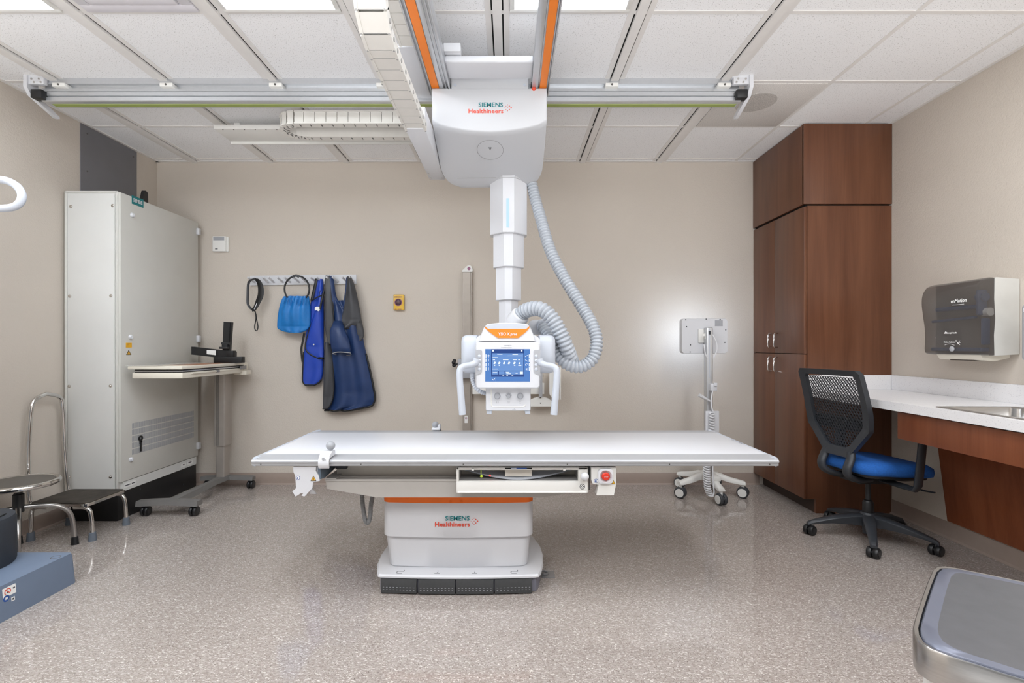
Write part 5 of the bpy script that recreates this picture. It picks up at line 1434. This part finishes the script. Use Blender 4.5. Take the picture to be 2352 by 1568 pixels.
m = MB(); m.box(XP(1604, Ym-.01), XP(1622, Ym-.01), Ym-.014, Ym, ZP(787, Ym), ZP(755, Ym), .003); m.box(XP(1614, Ym), XP(1626, Ym), Ym-.05, Ym-.01, ZP(779, Ym), ZP(765, Ym), .004); m.cyl(P(1617, 769, Ym-.05), P(1617, 769, Ym-.07), .010, seg=10)
obj('mount', m, M_white2, mo)
Yp = 3.86
m = MB(); m.box(XP(1623, Yp), XP(1637.5, Yp), Yp, Yp+.06, .16, ZP(752, Yp), .006, 3); m.mi = 1
m.box(XP(1627.5, Yp), XP(1631, Yp), Yp-.001, Yp+.01, .95, ZP(754, Yp))
po = obj('pole', m, [M_alu, M_lgrey], t)
m = MB(); m.box(XP(1627.5, Yp), XP(1633, Yp), Yp-.002, Yp, ZP(768, Yp), ZP(760, Yp)); obj('scale_mark', m, M_dmark, po, smooth=False)
m = MB(); m.box(XP(1629, Yp), XP(1644, Yp), Yp-.03, Yp+.02, ZP(897, Yp), ZP(880, Yp), .005); m.box(XP(1636, Yp), XP(1643, Yp), Yp-.04, Yp-.02, ZP(886, Yp), ZP(878, Yp), .003)
obj('cord_clamp', m, M_white, t)
A, B = P(1605.5, 907, Yp-.03), P(1633, 922, Yp-.03)
m = MB(); m.tube([A, A+(B-A)*.3, B], .011, 10, rfun=lambda i: (.013, .012, .006)[i]); obj('plug', m, M_white, t)
obj('cord_plate', MB().box(XP(1618.5, Yp), XP(1649.5, Yp), Yp-.02, Yp-.002, ZP(995, Yp)-.12, ZP(943, Yp), .003), M_white, t)
m = MB()
pts = [P(1637, 897, Yp-.035), P(1634, 915, Yp-.035), P(1634, 932, Yp-.035), P(1638, 945, Yp-.035)]
m.tube(catmull(pts, 6), .006, 8)
pts = []
for k in range(90):
    a = 2*PI*k/10; z = .62-.0085*0; py = 947+k*.62
    c = P(1635.5, py, Yp-.045); pts.append(c+Vector((.017*math.cos(a), .017*math.sin(a), 0)))
m.tube(pts, .0052, 6)
pts = []
for k in range(230):
    a = 2*PI*k/10; c = P(1626-3*math.sin(k/230*PI)+6*max(0, (k-190)/40)**2, 1010+k*.555, Yp-.06-.02*math.sin(k/230*PI)); pts.append(c+Vector((.0215*math.cos(a), .0215*math.sin(a), .004*math.sin(a))))
m.tube(pts, .0058, 6)
m.tube(catmull([P(1634, 1140, Yp-.06), P(1640, 1132, Yp-.05), P(1638, 1110, Yp-.04), P(1637, 1080, Yp-.02), P(1636, 1040, Yp-.01)], 6), .006, 8)
obj('coiled_cord', m, M_cord, t, angle=80)
m = MB(); m.tube(catmull([P(1617, 791, Yp-.005), P(1618, 800, Yp-.01), P(1620, 812, Yp), P(1625, 822, Yp)], 6), .005, 8); m.tube(catmull([P(1637, 768, Yp), P(1645, 785, Yp-.01), P(1647, 803, Yp-.01), P(1640, 820, Yp)], 6), .005, 8)
obj('cable', m, M_cord, t, angle=80)
m = MB(); m.lathe([(.055, .13), (.06, .15), (.055, .185), (.04, .195)], mc, seg=24)
m.box(mc.x-.04, mc.x+.04, Yp-.01, mc.y, .15, .19, .01); obj('hub', m, M_white2, t)
for k, a in enumerate((-90, -18, 54, 126, 198)):
    a = math.radians(a); d = Vector((math.cos(a), math.sin(a), 0)); n_ = Vector((-d.y, d.x, 0))
    rings = []
    for s_, w, zt, zb in ((.02, .035, .185, .13), (.10, .032, .178, .135), (.16, .028, .155, .118), (.25, .026, .135, .105), (.275, .024, .128, .105)):
        c = mc+d*s_
        rings.append([c-n_*w+Vector((0, 0, zb)), c+n_*w+Vector((0, 0, zb)), c+n_*w+Vector((0, 0, zt-.012)), c+n_*w*.6+Vector((0, 0, zt)), c-n_*w*.6+Vector((0, 0, zt)), c-n_*w+Vector((0, 0, zt-.012))])
    m = MB(); m.ring_loft(rings); obj('leg', m, M_white2, t, angle=50)
    c = mc+d*.258
    rot = (.25, .95, 1.1, .8, .95)[k]
    cs = caster(t, c.x, c.y, .044, .062, M_dmark, M_white2, rot=rot, zt=.11)
    mb = MB(); Mx = Matrix.Translation((c.x, c.y, 0)) @ Matrix.Rotation(rot, 4, 'Z')
    a_ = MB()
    for s_ in (-1, 1): a_.cyl((s_*.031, 0, .044), (s_*.0325, 0, .044), .033, seg=20)
    mb._merge(a_.bm, Mx); obj('wheel_disc', mb, M_white2, cs)

# ================================================================ TALL WOOD CABINET
KX, KY = 2.098, 3.575
t = thing('tall_cabinet', 'tall cherry wood cabinet with four doors in the far right corner', 'cabinet', ((KX+XR)/2, (KY+YB)/2, 0))
m = MB(); m.box(KX+.022, XR-.002, KY+.02, YB-.002, .10, 2.195); obj('carcass', m, M_kick, t, smooth=False)
m = MB(); q = [Vector((KX, KY, .10)), Vector((KX+.085, KY, .10)), Vector((KX+.085, KY, 0)), Vector((XR-.002, KY, 0)), Vector((XR-.002, KY, 2.195)), Vector((KX+.004, KY, 2.195)), Vector((KX+.004, KY, .10))]
m.prism([Vector((KX+.024, KY, .10)), Vector((KX+.085, KY, .10)), Vector((KX+.085, KY, 0)), Vector((XR-.002, KY, 0)), Vector((XR-.002, KY, 2.195)), Vector((KX+.024, KY, 2.195))], (0, .02, 0))
obj('side_panel', m, M_wood, t, smooth=False)
obj('toe_kick', MB().box(KX+.085, KX+.10, KY+.02, YB-.002, 0, .10), M_kick, t, smooth=False)
ys = 3.972
for (ya, yb, za, zb, hy, h0, h1) in ((KY+.002, ys-.0015, .102, 1.134, ys-.045, .995, 1.105), (ys+.0015, YB-.004, .102, 1.134, ys+.045, .995, 1.105),
                                     (KY+.002, ys-.0015, 1.139, 2.19, ys-.045, 1.183, 1.292), (ys+.0015, YB-.004, 1.139, 2.19, ys+.045, 1.183, 1.292)):
    d = obj('door', MB().box(KX, KX+.020, ya, yb, za, zb, .0015), M_wood, t)
    hp = [Vector((KX, hy, h0)), Vector((KX-.022, hy, h0)), Vector((KX-.030, hy, h0+.008)), Vector((KX-.030, hy, h1-.008)), Vector((KX-.022, hy, h1)), Vector((KX, hy, h1))]
    obj('handle', MB().tube(hp, .0048, 10), M_chrome, d)
t = thing('overhead_cabinet', 'plain cherry wood cabinet box above the tall four-door cabinet', 'cabinet', ((KX+XR)/2, (KY+YB)/2, 2.207))
obj('face_panel', MB().box(KX-.004, KX+.016, KY+.004, YB-.004, 2.207, H-.008, .001), M_wood, t)
obj('side_panel', MB().box(KX-.004, XR-.004, KY-.006, KY+.014, 2.207, H-.008, .001), M_wood, t)
obj('carcass', MB().box(KX+.02, XR-.004, KY+.02, YB-.004, 2.197, H-.01), M_void, t, smooth=False)

# ================================================================ COUNTER, SINK
CXF = 2.105; CT = .886; TH = .047
SX0_, SX1_, SY0_, SY1_ = 2.158, 2.54, 1.92, 2.515
t = thing('countertop', 'white speckled quartz countertop along the right wall', 'countertop', (2.42, 2.2, CT-TH))
m = MB()
m.box(CXF, XR-.002, SY1_, KY-.002, CT-TH, CT); m.box(CXF, XR-.002, .9, SY0_, CT-TH, CT)
m.box(CXF, SX0_, SY0_, SY1_, CT-TH, CT); m.box(SX1_, XR-.002, SY0_, SY1_, CT-TH, CT)
obj('slab', m, M_quartz, t, angle=30)
obj('backsplash', MB().box(XR-.022, XR-.001, .9, KY-.024, CT, CT+.102, .0015), M_quartz, t)
obj('backsplash', MB().box(CXF+.006, XR-.001, KY-.022, KY-.001, CT, CT+.102, .0015), M_quartz, t)
t = thing('sink', 'stainless steel sink set into the white counter', 'sink', ((SX0_+SX1_)/2, (SY0_+SY1_)/2, CT-.16))
def rr3(x0, x1, y0, y1, z, r): return [Vector((a, b, z)) for a, b in rrect(x0, x1, y0, y1, r, 6)]
m = MB(); m.ring_loft([rr3(SX0_-.018, SX1_+.018, SY0_-.018, SY1_+.018, CT+.0005, .02), rr3(SX0_-.016, SX1_+.016, SY0_-.016, SY1_+.016, CT+.004, .02), rr3(SX0_+.012, SX1_-.012, SY0_+.012, SY1_-.012, CT+.0035, .03), rr3(SX0_+.016, SX1_-.016, SY0_+.016, SY1_-.016, CT-.004, .04), rr3(SX0_+.024, SX1_-.024, SY0_+.024, SY1_-.024, CT-.135, .05), rr3(SX0_+.06, SX1_-.06, SY0_+.06, SY1_-.06, CT-.155, .05), rr3(SX0_+.15, SX1_-.15, SY0_+.2, SY1_-.2, CT-.157, .02)], True, False)
m.poly(rr3(SX0_+.15, SX1_-.15, SY0_+.2, SY1_-.2, CT-.157, .02))
obj('basin', m, M_steel, t, angle=40)
obj('drain', MB().lathe([(.04, 0), (.04, .003), (.03, .003), (.028, .001)], ((SX0_+SX1_)/2, (SY0_+SY1_)/2, CT-.157), seg=24), M_chrome, t)
t = thing('sink_apron', 'cherry wood apron and sloping panel under the sink counter', 'sink cabinet', (2.45, 2.0, .10))
AX = 2.150
m = MB(); m.box(AX, AX+.014, .9, 2.78, .682, CT-TH-.012, .0015); m.box(AX+.02, AX+.42, 2.762, 2.78, .72, CT-TH-.003)
obj('apron_board', m, M_woodr, t)
yl = 3.10
m = MB(); q0 = [Vector((2.706, yl, .112)), Vector((2.720, yl, .112)), Vector((2.648, yl, .70)), Vector((2.630, yl, .70))]
m.ring_loft([q0, [Vector((v.x, .9, v.z)) for v in q0]])
obj('sloping_panel', m, M_woodr, t, smooth=False)

# ================================================================ PAPER TOWEL DISPENSER
t = thing('paper_towel_dispenser', 'smoky grey paper towel dispenser on the right wall over the counter', 'paper towel dispenser', (2.6, 2.86, 1.13))
DYN, DYF = 2.676, 3.045
side = [(2.724, 1.55), (2.585, 1.563), (2.585, 1.14), (2.60, 1.128), (2.724, 1.145)]
m = MB(); s2 = fillet([(2.722, 1.553), (2.592, 1.562), (2.588, 1.45), (2.594, 1.34), (2.586, 1.25), (2.590, 1.142), (2.722, 1.150)], .006, 2)
m.ring_loft([[Vector((a, y, b)) for a, b in s2] for y in (DYN, DYF)]); obj('back_housing', m, M_dispg, t, angle=30)
cp_ = [(2.588, 1.562), (2.560, 1.561), (2.525, 1.545), (2.502, 1.505), (2.497, 1.45), (2.505, 1.38), (2.516, 1.30), (2.518, 1.22), (2.516, 1.165), (2.528, 1.147), (2.588, 1.142)]
c2 = [(p.x, p.y) for p in catmull([Vector((a, b, 0)) for a, b in cp_], 4)]+[(2.586, 1.25), (2.593, 1.34), (2.587, 1.45)]
m = MB(); ccx, ccz = 2.548, 1.35
rings = []
for y, k in ((DYN+.001, .965), (DYN+.008, .99), (DYN+.02, 1.0), (DYF-.02, 1.0), (DYF-.006, .98), (DYF, .94)):
    rings.append([Vector((max(min((a-2.588)*k+2.588, 2.593), 2.4), y, (b-ccz)*(k if k == 1 else .5+.5*k)+ccz)) for a, b in c2])
m.ring_loft(rings)
cv = obj('smoke_cover', m, M_smoke, t, angle=40)
m = MB(); m.cyl((2.555, DYN+.05, 1.41), (2.555, DYF-.05, 1.41), .012); m.box(2.53, 2.583, DYN+.03, DYN+.05, 1.36, 1.50, .01); m.cyl((2.56, DYN+.02, 1.46), (2.56, DYN+.06, 1.46), .024); m.box(2.532, 2.583, DYN+.02, DYF-.03, 1.165, 1.185, .004); m.box(2.54, 2.583, DYN+.015, DYN+.03, 1.20, 1.345, .01)
m.cyl((2.545, DYN+.06, 1.352), (2.545, DYF-.03, 1.340), .0075)
obj('roll_holder', m, M_blint, t)
obj('spindle', MB().cyl((2.574, DYN+.006, 1.378), (2.574, DYN+.045, 1.378), .022, seg=18), M_white2, t)
m = MB(); m.ring_loft([[Vector((a, y, b)) for a, b in ((2.54, 1.148), (2.70, 1.148), (2.70, 1.13), (2.62, 1.112), (2.56, 1.118))] for y in (DYN+.03, DYF-.06)]); obj('paper_slot', m, M_cream, t)
m = MB(); m.box(2.57, 2.66, DYN+.10, DYF-.12, 1.112, 1.1195); obj('slot_opening', m, M_kick, t)
# words on the cover: this side faces -X, the text runs towards the camera
def dtext(txt, pxl, pyl, wpx, size, xx):
    Yl_ = xx*F/(pxl-CX); Y2 = xx*F/(pxl+wpx-CX)
    m = MB(); m.text(txt, (xx, Yl_, CAMZ-(pyl-CY)/F*Yl_), size, xdir=(0, -1, 0), width=Yl_-Y2, ext=.0004, bold=size*.02); return m
obj('lettering', dtext('enMotion', 2184, 696, 36, .030, 2.4945), M_paper, cv, smooth=False)
obj('lettering', dtext('Georgia-Pacific', 2174, 766, 24, .012, 2.509), M_paper, cv, smooth=False)
obj('lettering', dtext('Motion Activated', 2168, 787, 26, .012, 2.5125), M_paper, cv, smooth=False)
m = MB()
def dface(px, py, xx): Y_ = xx*F/(px-CX); return Vector((xx, Y_, CAMZ-(py-CY)/F*Y_))
m.poly([dface(a, b, 2.509) for a, b in ((2168, 766), (2172, 760), (2177, 766))])
m.tube([dface(2188, 700.5, 2.4945), dface(2200, 699.5, 2.4945), dface(2214, 698, 2.4945)], .0013, 5)
m.tube(catmull([dface(2170, 792, 2.513), dface(2180, 789.5, 2.513), dface(2192, 792.5, 2.513)], 5), .0013, 5)
for a, b in (((2193, 786), (2196, 781)), ((2196, 781), (2200, 788)), ((2200, 788), (2205, 782)), ((2199, 790), (2206, 786)), ((2199, 787), (2205, 792))):
    m.tube([dface(a[0], a[1], 2.513), dface(b[0], b[1], 2.513)], .0012, 5)
obj('cover_symbols', m, M_paper, cv, smooth=False)
m = MB(); c = dface(2187, 801, 2.5105); m.lathe([(.015, 0), (.015, .004), (.011, .007), (.0001, .008)], c, (-1, 0, 0), 20); obj('cover_latch', m, M_pad, cv)

# soap dispenser at the right edge
t = thing('soap_dispenser', 'grey and white foam dispenser on the right wall at the picture edge', 'soap dispenser', (2.66, 2.40, 1.12))
sy1 = 2.53
m = MB(); m.box(2.60, 2.722, 2.36, sy1, 1.135, 1.40, .02, 4); obj('back_housing', m, M_white, t)
m = MB(); m.box(2.568, 2.64, 2.36, sy1-.006, 1.118, 1.405, .02, 4); fc = obj('face_cover', m, M_mgrey2 if 'M_mgrey2' in globals() else M_pad, t)
m = MB(); m.text('PURELL', (2.5675, sy1-.022, 1.365), .026, xdir=(0, -1, 0), width=.12, ext=.0004, bold=.0004); obj('lettering', m, M_white, fc, smooth=False)
m = MB(); m.box(2.566, 2.57, 2.39, sy1-.03, 1.215, 1.325, .001); obj('sight_window', m, M_dmark, fc)

# ================================================================ OFFICE CHAIR
cc = Vector((2.215, 3.10, 0)); th_ = math.radians(11)
fw = Vector((math.cos(th_), math.sin(th_), 0)); rt = Vector((math.sin(th_), -math.cos(th_), 0)); upv = Vector((0, 0, 1))
def L(f, r, z): return cc+fw*f+rt*r+upv*z
t = thing('office_chair', 'black office chair with perforated back and blue seat at the counter', 'office chair', cc)
# seat cushion
def seat_ring(k, z):
    pl = fillet([(-.215, -.215), (.26, -.24), (.26, .24), (-.215, .215)], .11, 6)
    return [L(a*k+.01, b*k, z+(.012 if a < 0 else -.006)*(1 if k < 1.02 else 1)-.10*max(0, a-.14)**1.2) for a, b in pl]
m = MB(); m.ring_loft([seat_ring(.90, .428), seat_ring(.985, .437), seat_ring(1.0, .458), seat_ring(.985, .482), seat_ring(.90, .499), seat_ring(.6, .505)])
obj('seat', m, M_fabric, t, angle=60)
m = MB(); m.ring_loft([seat_ring(.6, .395), seat_ring(.88, .415), seat_ring(.9, .430)]); obj('seat_pan', m, M_chairb, t)
# backrest: frame ring that leans back
def BK(r, z, d=0):
    lean = -.225-.14*max(0, z-.55)**1.15*1.0+.03*math.sin(PI*min(1, max(0, (z-.45)/.6)))
    return L(lean+d-.35*r*r*(-1)*.25, r, z)
outer = [(-.205, 1.052), (.205, 1.052), (.226, 1.03), (.232, .80), (.222, .70), (.12, .575), (.085, .53), (-.085, .53), (-.12, .575), (-.222, .70), (-.232, .80), (-.226, 1.03)]
inner = [(-.175, 1.018), (.175, 1.018), (.186, 1.0), (.186, .80), (.178, .72), (.09, .605), (.06, .585), (-.06, .585), (-.09, .605), (-.178, .72), (-.186, .80), (-.186, 1.0)]
def dens(poly, n=5):
    out = []
    for a, b in zip(poly, poly[1:]+poly[:1]):
        for k in range(n): out.append((a[0]+(b[0]-a[0])*k/n, a[1]+(b[1]-a[1])*k/n))
    return out
do, di = dens(outer), dens(inner)
m = MB(); N = len(do)
loops = [[BK(a, b, -.022) for a, b in do], [BK(a, b, .012) for a, b in do], [BK(a, b, .012) for a, b in di], [BK(a, b, -.014) for a, b in di]]
Vv = [[m.bm.verts.new(p) for p in lp] for lp in loops]
for j in range(4):
    A_, B_ = Vv[j], Vv[(j+1) % 4]
    for i in range(N):
        k = (i+1) % N; m.bm.faces.new((A_[i], A_[k], B_[k], B_[i]))
obj('back_frame', m, M_chairp, t, angle=40)
# perforated shell: a grid of small hexagonal rings
m = MB()
def inside(r, z):
    hw = None
    for (a, b) in zip(inner, inner[1:]+inner[:1]): pass
    if z > 1.014 or z < .588: return False
    if z > .80: w = .184
    elif z > .72: w = .178+(.186-.178)*(z-.72)/.08
    elif z > .605: w = .09+(.178-.09)*(z-.605)/.115
    else: w = .07
    return abs(r) < w
px_, pz_ = .0205, .0178
row = 0; z = .592
while z < 1.014:
    r = -.20+(px_/2 if row % 2 else 0)
    while r < .20:
        if inside(r-.006, z) and inside(r+.006, z):
            k = 6
            for ring_r in ((.0078, .0107),):
                o_ = [BK(r+ring_r[1]*math.cos(2*PI*i/k+PI/6), z+ring_r[1]*.94*math.sin(2*PI*i/k+PI/6), .004) for i in range(k)]
                i_ = [BK(r+ring_r[0]*math.cos(2*PI*i/k+PI/6)*.92, z+ring_r[0]*.9*math.sin(2*PI*i/k+PI/6), .004) for i in range(k)]
                ov = [m.bm.verts.new(p) for p in o_]; iv = [m.bm.verts.new(p) for p in i_]
                for i in range(k):
                    j = (i+1) % k; m.bm.faces.new((ov[i], ov[j], iv[j], iv[i]))
        r += px_
    z += pz_; row += 1
sh = obj('perforated_back', m, M_chairp, t, smooth=False)
md = sh.modifiers.new('s', 'SOLIDIFY'); md.thickness = .004
m = MB(); rings = []
for i in range(9):
    r = -.186+.372*i/8; rings.append([BK(r, .69, .014), BK(r, .765, .014), BK(r, .765, .030), BK(r, .69, .030)])
m.ring_loft(rings); obj('lumbar_pad', m, M_chairb, t, angle=40)
# uprights from the back to the seat mechanism
for r in (-.095, .095):
    m = MB(); pth = catmull([BK(r*.9, .56, -.004), BK(r*1.0, .52, -.01), L(-.245, r, .47), L(-.23, r*.9, .425), L(-.15, r*.7, .395), L(-.05, r*.6, .392)], 6)
    m.tube(pth, .023, 10, flat=(1.25, .8), up=rt); obj('back_support', m, M_chairp, t, angle=60)
m = MB(); a_ = MB(); 
m.ring_loft([[L(-.13, -.075, .365), L(-.13, .075, .365), L(-.13, .075, .405), L(-.13, -.075, .405)], [L(.12, -.075, .355), L(.12, .075, .355), L(.12, .075, .40), L(.12, -.075, .40)]])
obj('mechanism', m, M_chairb, t)
for sgn in (1, -1):
    m = MB(); pth = [L(.03, sgn*.05, .385), L(.035, sgn*.20, .378), L(.045, sgn*.262, .375), L(.05, sgn*.272, .40), L(.062, sgn*.275, .52), L(.078, sgn*.277, .676)]
    m.tube(pth, .024, 10, flat=(1.5, .6), up=fw); obj('arm_post', m, M_chairp, t, angle=60)
    pl = [L(a, sgn*(.277+b), .676) for a, b in fillet([(-.06, -.04), (.18, -.036), (.18, .04), (-.06, .04)], .03, 4)]
    m = MB(); m.ring_loft([pl, [p+upv*.018 for p in pl]]); obj('armrest', m, M_chairb, t)
m = MB(); m.tube([L(.08, .10, .375), L(.10, .27, .368), L(.12, .31, .368)], .008, 8, flat=(1.6, .5), up=fw); obj('lever', m, M_chairb, t)
m = MB(); m.cyl(cc+upv*.22, cc+upv*.37, .014, seg=16); m.mi = 1; m.lathe([(.030, .165), (.030, .225), (.024, .24), (.016, .245)], cc, seg=20); obj('gas_lift', m, [M_chairb, M_black], t)
hubm = MB(); hubm.lathe([(.045, .085), (.052, .10), (.05, .145), (.036, .168), (.02, .17)], cc, seg=24); hubm.cyl(cc+upv*.035, cc+upv*.09, .028, .032, 20)
obj('hub', hubm, M_chairp, t)
for k, a in enumerate((167, 239, 311, 23, 95)):
    a = math.radians(a); d = Vector((math.cos(a), math.sin(a), 0)); n_ = Vector((-d.y, d.x, 0)); rings = []
    for s_, w, zt, zb in ((.03, .034, .158, .085), (.10, .031, .150, .090), (.20, .026, .128, .088), (.28, .022, .104, .078), (.325, .019, .088, .066), (.34, .017, .076, .060)):
        c = cc+d*s_; rings.append([c-n_*w*.8+upv*zb, c+n_*w*.8+upv*zb, c+n_*w+upv*(zt-.012), c+n_*w*.6+upv*zt, c-n_*w*.6+upv*zt, c-n_*w+upv*(zt-.012)])
    m = MB(); m.ring_loft(rings); obj('leg', m, M_chairp, t, angle=50)
    c = cc+d*.325; caster(t, c.x, c.y, .031, .062, M_black, M_chairb, rot=(-1.1, -1.0, -1.2, -.9, -1.1)[k], zt=.066)

# ================================================================ STEEL BIN, lower right
BZ = .62
def bp_(px, py, z): Y = (CAMZ-z)*F/(py-CY); return Vector(((px-CX)/F*Y, Y, z))
t = thing('waste_bin', 'grey-lidded waste bin with brushed steel rim in the bottom right corner', 'waste bin', (1.25, 1.05, 0))
pp = [(2352, 1335), (2290, 1322), (2235, 1311), (2195, 1303), (2168, 1299), (2152, 1300), (2142, 1308), (2128, 1340), (2112, 1385), (2100, 1422), (2096, 1440), (2098, 1455), (2108, 1472), (2135, 1489), (2180, 1507), (2240, 1526), (2300, 1546), (2352, 1562)]
base = [bp_(a, b, BZ) for a, b in pp]
ctr = Vector((1.28, 1.02, BZ))
# close the far side (outside the frame) by mirroring the outline through the bin's own axis
axis = (base[9]-base[6]).normalized(); perp = Vector((-axis.y, axis.x, 0))
if perp.dot(ctr-base[6]) < 0: perp = -perp
W = .30
mid = (base[6]+base[10])/2
def mir(p):
    q = p-mid; return mid+axis*q.dot(axis)+perp*(2*W-q.dot(perp))
vis = [p for p in base if (p-mid).dot(perp) < W*.98]
outl = vis+[mir(p) for p in reversed(vis)]
def ins(k, z): 
    c = sum(outl, Vector())/len(outl)
    return [Vector((c.x+(p.x-c.x)*k, c.y+(p.y-c.y)*k, z)) for p in outl]
m = MB(); m.ring_loft([ins(1.0, BZ-.062), ins(1.0, BZ-.004), ins(.992, BZ), ins(.972, BZ-.001), ins(.970, BZ-.02)], True, False)
obj('steel_rim', m, M_steel, t, angle=50)
m = MB(); m.ring_loft([ins(.962, BZ-.02), ins(.962, BZ-.002), ins(.952, BZ+.002), ins(.875, BZ+.003)], True, False); 
lb = obj('lid_border', m, M_binrim, t, angle=50)
m = MB(); m.ring_loft([ins(.875, BZ+.003), ins(.86, BZ+.002), ins(.5, BZ+.0025)]); obj('lid', m, M_binlid, t, angle=50)
obj('lid_gap', MB().ring_loft([ins(.972, BZ-.03), ins(.972, BZ-.02)]), M_void, t)
m = MB(); m.ring_loft([ins(.90, 0.0), ins(.93, .3), ins(.95, BZ-.06)]); obj('bin_body', m, M_white2, t, angle=50)

# ================================================================ LIGHT AND CAMERA
# room left open behind the camera; added world glow from below brightens the ceiling
w = bpy.data.worlds.new('World'); SC.world = w; w.use_nodes = True
nt = w.node_tree; bg = nt.nodes['Background']
tc = nt.nodes.new('ShaderNodeTexCoord'); sx_ = nt.nodes.new('ShaderNodeSeparateXYZ'); nt.links.new(tc.outputs['Generated'], sx_.inputs['Vector'])
mr = nt.nodes.new('ShaderNodeMapRange'); mr.inputs['From Min'].default_value = -.24; mr.inputs['From Max'].default_value = -.08
mr.inputs['To Min'].default_value = WLOW; mr.inputs['To Max'].default_value = WHIGH
nt.links.new(sx_.outputs['Z'], mr.inputs['Value']); nt.links.new(mr.outputs['Result'], bg.inputs['Strength'])
bg.inputs['Color'].default_value = (.97, .985, 1, 1)
cam = bpy.data.cameras.new('Camera'); co = bpy.data.objects.new('Camera', cam); COL.objects.link(co)
co.location = (0, 0, CAMZ); co.rotation_euler = (PI/2, 0, 0)
cam.sensor_fit = 'HORIZONTAL'; cam.sensor_width = 36; cam.lens = 36*F/2352
cam.shift_x = (1176-CX)/2352; cam.shift_y = (CY-784)/2352
cam.clip_start = .05; cam.clip_end = 50
SC.camera = co
SC.view_settings.view_transform = 'Standard'; SC.view_settings.look = 'None'; SC.view_settings.gamma = 1.0
SC.view_settings.use_curve_mapping = False
SC.view_settings.exposure = 0.0
SC.cycles.max_bounces = 10; SC.cycles.diffuse_bounces = 6; SC.cycles.use_denoising = True
SC.cycles.sample_clamp_indirect = 8
